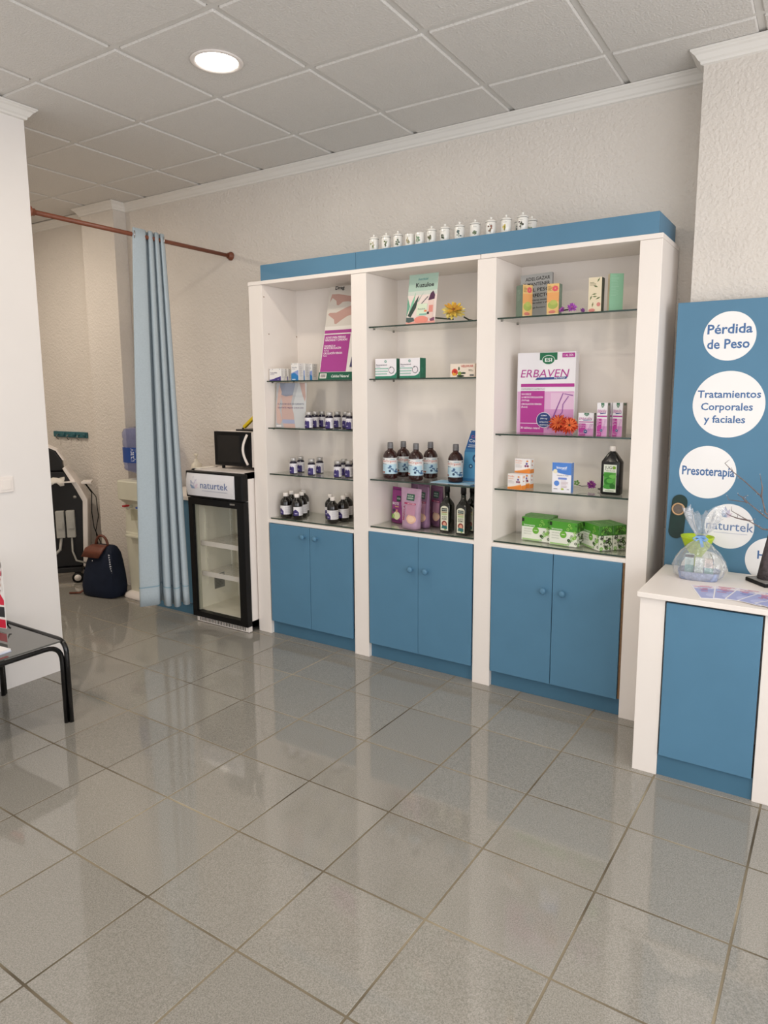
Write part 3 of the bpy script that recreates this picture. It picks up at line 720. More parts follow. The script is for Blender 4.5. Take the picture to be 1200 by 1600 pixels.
# ================================================================== COFFEE TABLE WITH MAGAZINES
TX0, TX1, TY0, TY1, TZ = -3.69, -3.083, .72, 1.850, .418
ct = empty('coffee_table', ((TX0+TX1)/2, (TY0+TY1)/2, 0), 0, 'low black tubular coffee table with smoked glass top by the partition', 'table')
def tl_(x, y, z): return (x-(TX0+TX1)/2, y-(TY0+TY1)/2, z)
def bend(a, b, c_, r=.07, n=7):
    a, b, c_ = Vector(a), Vector(b), Vector(c_); p0 = b+(a-b).normalized()*r; p2 = b+(c_-b).normalized()*r
    return [p0*(1-t)**2+b*2*t*(1-t)+p2*t*t for t in [k/n for k in range(n+1)]]
for y in (TY0, TY1):      # hoops across the ends
    z = TZ-.004
    pts = [tl_(TX0, y, 0)]+bend(tl_(TX0, y, 0), tl_(TX0, y, z), tl_(TX1, y, z))+bend(tl_(TX0, y, z), tl_(TX1, y, z), tl_(TX1, y, 0))+[tl_(TX1, y, 0)]
    MB().tube(pts, .0115, 14, M['tubeblk']).build('end_hoop', ct)
for x in (TX0, TX1):      # long side hoops, doubled against the legs
    s_ = -1 if x == TX1 else 1; xx = x+s_*.015
    z = TZ-.020
    pts = [tl_(xx, TY0+.016, 0)]+bend(tl_(xx, TY0+.016, 0), tl_(xx, TY0+.016, z), tl_(xx, TY1-.016, z), .085)+bend(tl_(xx, TY0+.016, z), tl_(xx, TY1-.016, z), tl_(xx, TY1-.016, 0), .085)+[tl_(xx, TY1-.016, 0)]
    MB().tube(pts, .0115, 14, M['tubeblk']).build('side_hoop', ct)
g = MB().box(TX0+.018-(TX0+TX1)/2, TX1-.018-(TX0+TX1)/2, -(TY1-TY0)/2+.016, (TY1-TY0)/2-.016, TZ-.008, TZ, clear('smoked_glass', (.16, .165, .165), .03, 1.52, .45, '#84847f', boost=1.8)).build('glass_top', ct)  # smoked tint; the grey body colour stands in for reflected ceiling and wall
# stand-up picture card, mostly out of frame
ds = empty('standing_card', (-3.552, 1.755, TZ+.006), 0, 'red, black and white picture card on an easel leg standing on the coffee table', 'card')
ds.rotation_euler = (R(-2), R(-2), R(8))
cd = bx('card', -.145, .094, 0, .004, .004, .345, mat('card_board', '#ece8e4', .5, noise=.02, scale=10), ds)
p = Print(); p.rect(-.145, .006, .094, .05, '#d3163a'); p.rect(-.145, .062, .092, .115, '#26262b'); p.poly([(-.145, .125), (.092, .125), (.093, .15), (.06, .19), (-.145, .19)], '#d3163a')
rnd = random.Random(5)
for k in range(60): p.ell(rnd.uniform(-.13, .08), rnd.uniform(.195, .285), rnd.uniform(.006, .013), rnd.uniform(.005, .010), rnd.choice(['#1d1d22', '#3b4a4a', '#c94a3a', '#e8b48a', '#f2efec', '#1d1d22']), 9)
p.poly([(-.145, .29), (.093, .275), (.094, .30), (-.145, .315)], '#d3163a'); p.rect(-.145, .316, .094, .345, '#6b4a3a')
p.build('picture_print', cd, front)
MB().tube([(.07, .006, .06), (.098, .012, .010), (.112, .010, .006)], .004, 8, M['black']).build('easel_leg', ds)
for k, (dx, dy, rz, col) in enumerate(((0, 0, 4, '#cfd3e6'), (-.006, .004, 1.5, '#f1efee'), (.004, -.006, 6, '#e9e6ea'))):
    mg = MB().box(-.15, .15, -.105, .105, 0, .0042, ink(col)).build('magazine', loc=(-3.305+dx, 1.515+dy, TZ+.0002+k*.0045), rot=(0, 0, R(rz)))
    tag(mg, ('bottom lilac magazine of the small pile on the coffee table', 'middle white magazine of the small pile on the coffee table', 'top pale magazine of the small pile on the coffee table')[k], 'magazine', 'magazines on the coffee table')
    pp = Print(); pp.rect(-.145, -.10, .145, .10, '#f4f2f0' if k else '#aab2d8'); pp.lines(-.12, .06, .2, .008, 6, '#b8b4c0', 2.2); pp.build('cover_print', mg, lambda x, y, l: (x, y, .0042+l*.5))
#PART4
# ================================================================== PRODUCTS ON THE SHELVES
def g1(b, i): return SH[b][i]+.0042 if i < 3 else BZ[b]+.0088      # top of the glass
def carton(name, label, cat, w, h, d_, loc, rz=0., col='#f0eeec', fr=None, side=None, left=None, rx=0., ry=0., group=None, top=None):
    o = MB().box(-w/2, w/2, 0, d_, 0, h, ink(col)).build(name, loc=loc, rot=(rx, ry, rz), bevel=.0012, seg=1)
    tag(o, label, cat, group)
    if fr: p = Print(); fr(p, w, h); p.build('front_print', o, front)
    if side: p = Print(); side(p, d_, h); p.build('side_print', o, right_of(w))
    if left: p = Print(); left(p, d_, h); p.build('side_print', o, left_of(w, d_))
    if top: p = Print(); top(p, w, d_); p.build('top_print', o, lambda x, y, l: (x, y, h+l))
    return o

# ---- left bay, top glass: two files of medicine cartons and the tall poster
def f_purple(p, w, h):
    p.poly([(-w/2, 0), (w/2, 0), (w/2, h*.36), (0, h*.20)], '#4a3d86'); p.poly([(-w/2, 0), (0, h*.2), (-w*.1, h*.16), (-w/2, h*.08)], '#8f86c0')
    p.text('Osteoflex', -w*.42, h*.60, h*.10, '#5a5470', 'l', w*.62); p.rect(-w*.42, h*.50, -w*.05, h*.535, '#a39fb2'); p.rect(w*.22, .1*h, w*.32, .13*h, '#e8e6f2')
    for x in (-.44, -.20, .42): p.ell(x*w, h*.92, w*.025, w*.025, '#4d4a58', 10)
def side_lines(p, d_, h): p.lines(d_*.2, h*.8, d_*.6, h*.02, 12, '#c3bfbb', 2.6); p.ell(d_*.4, h*.92, .0022, .0022, '#4d4a58', 8)
zz = g1(0, 0)
ords = ('front', 'second', 'third', 'rearmost')
for k in range(4):
    carton('medicine_box', '%s low white and purple carton in the file beside the shelf end' % ords[k], 'box', .098, .077, .031, (-3.062+.004*(k == 2), 3.366+k*.0325, zz), 0, '#ece9e6', f_purple, side_lines, group='low cartons on the top glass of the first bay')
def f_blue(p, w, h):
    xs = [-w/2+w*k/8 for k in range(9)]
    p.band(xs, [0]*9, [h*(.34+.10*math.sin(k*.5)) for k in range(9)], '#2f7dbb'); p.band(xs, [h*(.34+.10*math.sin(k*.5)) for k in range(9)], [h*(.42+.18*k/8) for k in range(9)], '#8f9fd0')
    p.text('Osteoflex', -w*.4, h*.72, h*.06, '#5a5f80', 'l', w*.75); p.rect(-w*.4, h*.64, w*.1, h*.66, '#a9aabb'); p.rect(-w*.38, .03*h, w*.1, .09*h, '#cfe2ee')
    p.ell(-.38*w, h*.95, .0025, .0025, '#4d4a58', 8); p.rect(-.05*w, h*.94, .38*w, h*.957, '#9a97a0')
for k in range(3):
    carton('medicine_box', '%s tall white and blue carton in the file on the top glass' % ('front', 'middle', 'rearmost')[k], 'box', .058, .106, .052, (-2.897+.006*k+(.010 if k == 2 else 0), 3.366+k*.0545, zz), 0, '#ece9e6', f_blue, side_lines, group='tall cartons on the top glass of the first bay')

def f_poster(p, w, h):
    W2 = w/2
    p.rect(-W2, h*.56, W2, h, '#d5cfc6'); p.rect(-W2, .535*h, W2, .57*h, '#e6e1da')
    sk = '#bf9a90'
    def leg(y, sgn):
        p.poly([(-W2+.012, y+.02*sgn), (-W2+.022, y+.032), (-W2+.075, y+.030), (-W2+.14, y+.036*1+.02*sgn), (W2, y+.045*1+.055*sgn), (W2, y-.015+.055*sgn), (-W2+.16, y-.010+.012*sgn), (-W2+.115, y-.022), (-W2+.085, y-.042), (-W2+.070, y-.040), (-W2+.062, y-.012), (-W2+.030, y+.008)], sk)
    leg(h*.865, -1); leg(h*.665, 1)
    p.rect(-W2+.004, h*.495, W2, h*.53, '#a8408f')
    p.rect(-W2+.006, h*.085, -W2+.205, h*.482, '#a8408f')
    for t, y, ww, hh in (('ALIVIO PARA PIERNAS', .440, .155, .013), ('HINCHADAS Y CANSADAS', .412, .17, .013), ('FAVORECE LA', .352, .085, .011), ('MICROCIRCULACIÓN', .327, .13, .012), ('Vid Roja', .303, .04, .008), ('CIRCULACIÓN VENOSA', .272, .145, .012), ('Rusco', .250, .03, .008)):
        p.text(t, -W2+.016, h*y, hh, '#f3e6ef', 'l', ww, .02)
    p.rect(-W2, 0, W2, h*.08, '#175c46'); p.rect(-W2+.010, h*.015, -W2+.062, h*.068, '#e8e4de')
    for k in range(9): p.rect(-W2+.016+k*.0045, h*.025, -W2+.0185+k*.0045, h*.058, '#6a5b62')
    p.text('Calidad Natural', -W2+.10, h*.024, .016, '#e6efe9', 'l', .135, .015, .2)
    p.poly([(W2-.07, h*.13), (W2-.045, h*.13), (W2-.042, h*.24), (W2-.062, h*.24)], '#46446c'); p.rect(W2-.042, h*.13, W2, h*.19, '#a8408f'); p.poly([(W2-.05, h*.33), (W2-.034, h*.33), (W2-.030, h*.47), (W2-.036, h*.47)], '#4a4a78')
    p.text('Drag', -W2+.045, h-.022, .022, '#222226', 'l', .07, .02)
carton('leg_poster', 'tall white, magenta and green poster of bare feet leaning in the first bay', 'poster', .30, .590, .004, (-2.592, 3.405, zz+.001), 0, '#e9e5df', f_poster, rx=R(-13.5))

# ---- left bay, second glass: torso flyer and seven supplement bottles
def f_torso(p, w, h):
    W2 = w/2
    p.rect(-W2, 0, W2, h, '#b6b8bc'); p.poly([(-W2*.2, 0), (W2, 0), (W2, h), (W2*.5, h)], '#c8cbcd')
    p.poly([(-W2*.75, h), (W2*.28, h), (W2*.12, h*.73), (-W2*.35, h*.70), (-W2*.72, h*.75)], '#8d93a4')
    p.poly([(-W2*.72, h*.75), (-W2*.35, h*.70), (W2*.12, h*.73), (W2*.02, h*.55), (W2*.22, h*.30), (W2*.26, h*.18), (-W2*.55, h*.18), (-W2*.62, h*.40), (-W2*.55, h*.55)], '#c6aaa3')
    p.poly([(-W2*.8, h*.98), (-W2*.62, h*.8), (-W2*.78, h*.45), (-W2*.55, h*.16), (-W2*.70, h*.06), (-W2*.92, h*.10), (-W2*.98, h*.4)], '#cdb0a6')
    p.poly([(W2*.55, h), (W2*.9, h), (W2*.98, h*.70), (W2*.93, h*.58), (W2*.75, h*.75)], '#bfa39c')
    p.poly([(-W2*.55, h*.18), (W2*.26, h*.18), (W2*.30, h*.09), (-W2*.5, h*.09)], '#a4abc6'); p.poly([(-W2*.5, h*.09), (W2*.3, h*.09), (W2*.35, 0), (-W2*.4, 0)], '#c9ada5')
    p.poly([(-W2*.93, h*.01), (-W2*.6, h*.01), (-W2*.6, h*.05), (-W2*.93, h*.05)], '#e6e2e0')
    p.text('EL PLACER QUE DE CUIDARTE', 0, h*.515, .0095, '#5a6180', 'c', w*.86, .0); p.text('SENTIRTE MEJOR CADA DÍA', 0, h*.430, .0095, '#6a4f78', 'c', w*.86, .0)
carton('torso_flyer', 'glossy grey flyer showing a bare midriff, leaning below the top glass', 'flyer', .252, .284, .003, (-2.976, 3.402, g1(0, 1)+.0006), 0, '#c9c9c9', f_torso, rx=R(-4))

LID = mat('brushed_grey_lid', '#bdbab8', .35, .5, noise=.1, scale=60)
JAR = mat('dark_violet_glass', '#17122b', .12, spec=.6, noise=.05, scale=10)
def supplement(loc, rz):
    o = MB().lathe([(0, 0), (.0225, 0), (.0245, .003), (.0245, .070), (.0225, .077), (.018, .081), (.018, .084), (0, .084)], 22, m=JAR).build('supplement_bottle', loc=loc, rot=(0, 0, rz))
    MB().lathe([(.0195, .0822), (.0205, .083), (.0205, .102), (.019, .104), (0, .104)], 22, m=LID).build('lid', o)
    p = Print(); p.rect(-.034, .006, .050, .068, '#e7e4ea', 18)
    xs = [-.034+.042*k/10 for k in range(11)]
    p.band(xs, [.006]*11, [.037+.012*math.sin(k*.35)-(.010 if k < 2 else 0)+(.010 if k > 7 else 0) for k in range(11)], '#3a2f6c')
    p.rect(-.026, .020, -.010, .0235, '#cfcbe0', 3); p.rect(-.020, .052, -.006, .054, '#8d86b4', 3)
    for k in range(6): p.rect(.012, .054-k*.007, .040-.006*(k % 3), .0565-k*.007, '#b9b6bd', 5)
    p.build('label', o, wrap(.0246)); return o
sb = None
S2 = [(-2.803, 3.379), (-2.829, 3.474), (-2.826, 3.541), (-2.640, 3.379), (-2.688, 3.525), (-2.616, 3.518), (-2.484, 3.379)]
S3 = [(-2.971, 3.417), (-2.991, 3.513), (-2.820, 3.418), (-2.842, 3.529), (-2.600, 3.404), (-2.631, 3.512), (-2.542, 3.441), (-2.560, 3.532)]
L2 = ('front supplement bottle next to the torso flyer', 'second supplement bottle from the torso flyer', 'rear supplement bottle in the corner file by the torso flyer', 'front middle supplement bottle right under the medicine cartons glass', 'supplement bottle standing alone at the back under the poster', 'rear supplement bottle by the upright, below the poster', 'front supplement bottle by the upright, below the poster')
L3 = ('front of the two supplement bottles nearest the fridge, third glass', 'rear of the two supplement bottles nearest the fridge, third glass', 'front bottle of the middle supplement pair on the third glass', 'rear bottle of the middle supplement pair on the third glass', 'front outer bottle of the four supplements by the upright, third glass', 'rear outer bottle of the four supplements by the upright, third glass', 'front inner bottle of the four supplements by the upright, third glass', 'rear inner bottle of the four supplements by the upright, third glass')
for spots, labs, z, grp in ((S2, L2, g1(0, 1), 'supplement bottles on the second glass'), (S3, L3, g1(0, 2), 'supplement bottles on the third glass')):
    for (x, y), lb in zip(spots, labs):
        if sb is None: sb = o = supplement((x, y, z), 0)
        else: o = copy_tree(sb)
        o.location = (x, y, z); o.rotation_euler = (0, 0, R(34+random.uniform(-6, 10))); tag(o, lb, 'bottle', grp)

# ---- left bay, bottom glass: nine dark syrup bottles with white caps
SYR = mat('dark_brown_glass', '#120d0c', .10, spec=.6, noise=.05, scale=10)
def syrup(loc):
    o = MB().lathe([(0, 0), (.033, 0), (.0365, .004), (.0365, .098), (.034, .110), (.026, .122), (.014, .130), (.013, .140), (0, .140)], 26, m=SYR).build('syrup_bottle', loc=loc)
    MB().lathe([(.0155, .1385), (.0165, .140), (.0165, .159), (.015, .162), (0, .162)], 22, m=M['fridgew']).build('cap', o)
    p = Print(); p.rect(-.050, .022, .050, .080, '#e4e1e4', 20); xs = [-.050+.036*k/8 for k in range(9)]
    p.band(xs, [.022]*9, [.052+.010*math.sin(k*.5) for k in range(9)], '#3a2f6c'); p.rect(-.042, .034, -.024, .038, '#cfcbe0', 3)
    for k in range(7): p.rect(-.004, .070-k*.0065, .040-.007*(k % 3), .072-k*.0065, '#b3b0b8', 5)
    p.build('label', o, wrap(.0367)); return o
S4 = [(-3.050, 3.423, 38), (-3.078, 3.512, 20), (-2.952, 3.421, 80), (-2.984, 3.507, 52), (-3.046, 3.600, 95), (-2.756, 3.526, 40), (-2.668, 3.435, 36), (-2.646, 3.515, 50), (-2.685, 3.612, 44)]
L4 = ('front dark syrup bottle nearest the fridge, label forward', 'dark syrup bottle second in the file along the cupboard side', 'front dark syrup bottle with its label turned to the side', 'dark syrup bottle in the middle of the five by the cupboard side', 'rear dark syrup bottle of the five by the cupboard side', 'rear outer syrup bottle of the four near the upright', 'front syrup bottle of the four near the upright, label forward', 'second syrup bottle of the four near the upright, behind the front one', 'rearmost syrup bottle of the four near the upright')
sy = None
for (x, y, a), lb in zip(S4, L4):
    if sy is None: sy = o = syrup((x, y, g1(0, 3)))
    else: o = copy_tree(sy)
    o.location = (x, y, g1(0, 3)); o.rotation_euler = (0, 0, R(a)); tag(o, lb, 'bottle', 'syrup bottles on the bottom glass')

# ---- middle bay, top glass: aloe leaflet and yellow flower
def f_aloe(p, w, h):
    W2 = w/2
    p.rect(-W2, 0, W2, h, '#e6d6cf'); p.rect(-W2, h*.66, W2, h, '#a9c3b4'); p.rect(-W2, h*.58, W2, h*.66, '#c8d0c6')
    p.poly([(-W2, 0), (W2, 0), (W2, h*.05), (-W2, h*.04)], '#e9a498')
    for pts, c_ in (([(-W2, h*.56), (-W2*.80, h*.36), (-W2, h*.14)], '#6ba58c'), ([(-W2*.45, h*.64), (-W2*.55, h*.40), (-W2*.85, h*.22), (-W2*.72, h*.42)], '#7fbf9f'), ([(-W2*.22, h*.58), (-W2*.38, h*.32), (-W2*.70, h*.14), (-W2*.92, h*.17), (-W2*.60, h*.38)], '#33473f'), ([(-W2, h*.14), (-W2*.5, h*.13), (-W2*.40, h*.06), (-W2*.8, h*.03), (-W2, h*.05)], '#4a5a58'), ([(W2*.12, h*.64), (-W2*.30, h*.46), (-W2*.26, h*.44)], '#8fb3a0'), ([(W2*.40, h*.55), (-W2*.05, h*.40), (-W2*.02, h*.385), (W2*.42, h*.53)], '#6d6a72')): p.poly(pts, c_)
    p.poly([(W2*.44, h*.46), (W2*.86, h*.48), (W2*.88, h*.56), (W2*.74, h*.645), (W2*.58, h*.60)], '#4a2444'); p.rect(W2*.46, h*.10, W2*.84, h*.46, '#e3c9bf'); p.rect(W2*.52, h*.22, W2*.80, h*.36, '#d98c80'); p.rect(W2*.42, h*.18, W2*.56, h*.23, '#2a2a2e')
    p.rect(-W2*.30, h*.16, W2*.40, h*.40, '#d5e2c8'); p.text('Kuzuloe', -W2*.22, h*.28, h*.03, '#5f5a66', 'l', W2*.5); p.ell(W2*.3, h*.25, W2*.10, h*.02, '#e0835c'); p.rect(-W2*.1, h*.17, W2*.4, h*.20, '#7fb6a8')
    p.ell(W2*.05, h*.078, W2*.48, h*.073, '#e58f80'); p.poly([(W2*.62, h*.08), (W2*.95, h*.12), (W2*.95, h*.05), (W2*.70, h*.04)], '#7d4a66'); p.rect(-W2, 0, W2, h*.012, '#e7b2a6')
    p.text('herbial', 0, h*.875, h*.045, '#5f9aa0', 'c', w*.34, .005, .2); p.text('Kuzuloe', W2*.14, h*.735, h*.085, '#26282c', 'c', w*.62, .012)
carton('aloe_leaflet', 'upright green and pink leaflet of an aloe plant on the top glass', 'leaflet', .186, .276, .003, (-1.998, 3.385, g1(1, 0)+.002), 0, '#d9d2cc', f_aloe, rx=R(-9))
def flower(name, label, loc, rot, cols, r, layers, stem=None, centre='#5a3a22', npet=12, wpet=.34):
    o = empty(name, loc, 0, label, 'flower'); o.rotation_euler = rot
    mb = MB(); rnd = random.Random(len(label))
    for i in range(layers):
        t = i/max(1, layers-1); m = mat('petal_'+cols[i % len(cols)].lstrip('#'), cols[i % len(cols)], .6, spec=.2, noise=.12, scale=60)
        petals(mb, npet-2*i, r*.08, r*(1-.20*t), r*wpet, .004+.012*t*r/.04, (.006+.42*t*r)+.06*r, (0, 0, 0), m, .004, i*.37, .22)
    mb.build('petals', o)
    MB().lathe([(0, .018*r/.04), (r*.10, .017*r/.04), (r*.13, .008*r/.04), (r*.08, 0)], 14, m=mat('flower_centre_'+centre.lstrip('#'), centre, .8, noise=.3, scale=200)).build('centre', o)
    if stem: MB().tube(stem, .0035, 8, mat('flower_stem', '#2a3326', .6, noise=.2, scale=40)).build('stem', o)
    return o
zf = g1(1, 0)
flower('yellow_flower', 'large yellow artificial flower lying beside the aloe leaflet', (-1.805, 3.415, zf+.051), (R(42), 0, R(26)), ['#e3cf6c', '#ecdc8a', '#dfc055', '#cf9a3c'], .064, 4, None, '#8a4a1e', 15, .30)
fs_ = [o for o in bpy.data.objects if o.name == 'yellow_flower'][0]
MB().tube([(-.10, .0, -.030), (-.05, -.012, -.028), (.0, -.015, -.03)], .004, 8, mat('flower_stem', '#2a3326', .6, noise=.2, scale=40)).build('stem', fs_)
MB().tube([(.055, -.010, -.02), (.085, -.024, -.03), (.105, -.030, -.03)], .004, 8, MATS['flower_stem']).build('stem', fs_)

# ---- middle bay, second glass: two green and white cartons, one red-lettered carton
def f_green(p, w, h):
    W2 = w/2
    p.rect(-W2, 0, W2, h*.12, '#2f7f66'); p.poly([(W2, 0), (W2, h*.34), (W2*.85, h*.2), (W2*.5, h*.12)], '#2f7f66')
    for k, y in enumerate((.48, .34, .21)): p.rect(-W2, y*h, W2*.25-.004*k, (y+.055)*h, '#79b5a4'); p.rect(-W2+.004, (y+.02)*h, W2*.1, (y+.028)*h, '#eef2ef')
    p.ring(W2*.55, h*.42, h*.145, h*.17, '#26303a', 28); p.ell(W2*.55, h*.42, h*.145, h*.145, '#eae4ea'); p.poly([(W2*.40, h*.54), (W2*.46, h*.62), (W2*.52, h*.53)], '#26303a')
    p.ring(0, h*.86, h*.035, h*.065, '#4b9a86', 16); p.text('Resveratrol', -W2*.88, h*.66, h*.065, '#4a4a5a', 'l', w*.50, .01); p.rect(-W2*.88, h*.585, -W2*.5, h*.605, '#9a9aa6')
def s_green(p, d_, h): p.rect(0, 0, d_, h, '#1f6a52'); p.lines(d_*.25, h*.5, d_*.4, h*.02, 5, '#3d8a72', 3)
carton('supplement_carton', 'green and white carton nearer the first bay on the second glass', 'box', .142, .112, .05, (-2.219, 3.372, g1(1, 1)), R(2), '#ebe7eb', f_green, s_green, group='green and white cartons')
carton('supplement_carton', 'green and white carton with its dark green side showing', 'box', .133, .112, .065, (-2.058, 3.372, g1(1, 1)), 0, '#ebe7eb', f_green, s_green, group='green and white cartons')
def f_red(p, w, h):
    W2 = w/2
    p.ell(-W2*.62, h*.38, h*.26, h*.26, '#cf4a3a'); p.ell(-W2*.66, h*.24, h*.16, h*.13, '#e0a040'); p.ell(-W2*.6, h*.42, h*.12, h*.12, '#b5302c')
    for a, b, r1, r2, c_ in ((-.28, .64, .06, .14, '#34503a'), (-.22, .28, .16, .14, '#8aa04a'), (.08, .30, .2, .07, '#2f4030'), (-.15, .09, .3, .08, '#2a3a28')): p.ell(a*W2, b*h, r1*W2, r2*h, c_)
    p.text('HELIXKAR', W2*.88, h*.74, h*.16, '#c4504a', 'r', w*.48, .01); p.text('30', W2*.5, h*.46, h*.12, '#4a4a44', 'l', None, .01); p.lines(W2*.66, h*.53, w*.11, h*.03, 2, '#8f9078', 3); p.rect(W2*.60, h*.08, W2*.92, h*.20, '#6a6a68')
carton('herbal_carton', 'small cream carton with red fruit and red lettering by the upright', 'box', .148, .071, .045, (-1.722, 3.364, g1(1, 1)+.0004), 0, '#e6d8c8', f_red)

# ---- middle bay, third glass: brown tonic bottles and blue folder
AMB = mat('amber_plastic', '#2e1310', .12, spec=.6, noise=.08, scale=10)
GCAP = mat('grey_cap', '#6f6e70', .4, .2, noise=.06, scale=60)
def tonic(loc):
    o = MB().lathe([(0, 0), (.036, 0), (.042, .004), (.043, .010), (.043, .128), (.041, .140), (.032, .158), (.020, .168), (.0165, .172), (.0165, .180), (0, .180)], 28, m=AMB).build('tonic_bottle', loc=loc)
    cp = MB().lathe([(.0175, .179), (.0185, .180), (.0175, .184), (.0165, .186), (.0175, .190), (.0165, .212), (.015, .215), (0, .215)], 24, m=GCAP).build('cap', o)
    p = Print(); p.rect(-.066, .030, .066, .125, '#e3e4e4', 26); p.rect(-.066, .030, .045, .088, '#bcd9e6', 20)
    p.text('BioOrganic', -.056, .100, .013, '#d07a68', 'l', .098, .01); p.text('silicio', -.056, .086, .008, '#3a4a70', 'l', .035, .01)
    for k in range(4): p.rect(-.056, .077-k*.007, -.030, .079-k*.007, '#8fb0c4', 3)
    rnd = random.Random(9)
    for k in range(13): p.ell(rnd.uniform(-.015, .055), rnd.uniform(.036, .088), rnd.uniform(.003, .008), rnd.uniform(.003, .008), rnd.choice(['#4a6a90', '#8fb6d0', '#2f4560', '#6a93b8']), 10)
    p.ell(-.050, .040, .006, .006, '#b0624a', 10); p.ell(-.037, .040, .005, .006, '#9a5a44', 10); p.ell(-.040, .117, .006, .003, '#4a4446', 10); p.ell(.050, .117, .005, .004, '#4a4446', 10); p.rect(.002, .115, .028, .118, '#79a8b4', 3)
    p.build('label', o, wrap(.0432)); return o
tb = None
for (x, y, dz, a), lb in zip([(-2.237, 3.445, 0, 30), (-2.220, 3.565, 0, 40), (-2.060, 3.446, 0, 26), (-2.042, 3.585, 0, 38), (-1.815, 3.475, .0022, 14)],
        ('front brown tonic bottle nearest the first bay', 'rear brown tonic bottle nearest the first bay', 'front brown tonic bottle in the middle, standing furthest forward', 'rear brown tonic bottle in the middle of the glass', 'lone brown tonic bottle standing on the blue folder')):
    if tb is None: tb = o = tonic((x, y, g1(1, 2)))
    else: o = copy_tree(tb)
    o.location = (x, y, g1(1, 2)+dz); o.rotation_euler = (0, 0, R(a)); tag(o, lb, 'bottle', 'brown tonic bottles')
fo = empty('display_folder', (-1.77, 3.53, g1(1, 2)), 0, 'blue folded display card with white lettering under the lone tonic bottle', 'display card')
cdm = mat('folder_card', '#3f86bd', .4, noise=.08, scale=8)
bk_ = MB().prism([(-.030, .0025), (.142, .0025), (.142, .292), (.012, .292), (-.025, .17)], 0, .003, cdm).build('upright_panel', fo, rot=(R(-5), 0, 0))
p = Print(); p.poly([(-.028, .02), (.14, .02), (.14, .17), (-.022, .17)], '#5aa2cf'); p.poly([(-.018, .19), (.141, .19), (.141, .291), (.012, .291)], '#2a5fa0')
p.text('Colágeno', .015, .250, .016, '#c25a8a', 'l', .10, .01); p.text('Complet', .002, .226, .018, '#eef2f6', 'l', .105, .014); p.rect(0, .208, .12, .212, '#dfe8f0'); p.rect(-.005, .198, .11, .202, '#cfdde8')
for x, y, r in ((.052, .135, .024), (.095, .165, .013), (.02, .09, .012), (.10, .07, .02)): p.ring(x, y, r*.6, r, '#27517e', 16); p.ell(x, y, r*.45, r*.45, '#a8cfe4', 12)
p.build('front_print', bk_, front)
bs = MB().box(-.165, .085, -.135, -.002, 0, .0018, mat('folder_inner', '#b9d5e6', .4, noise=.05, scale=10)).build('base_panel', fo)
p = Print(); p.poly([(-.155, -.128), (.08, -.128), (.08, -.01), (-.14, -.01)], '#8fc0e0'); p.poly([(-.10, -.10), (-.03, -.11), (.02, -.07), (-.05, -.06)], '#5a9fd0'); p.ell(.03, -.1, .02, .014, '#cfe4ef'); p.build('base_print', bs, lambda x, y, l: (x, y, .0018+l*.3), eps=.00008, base=.0001)

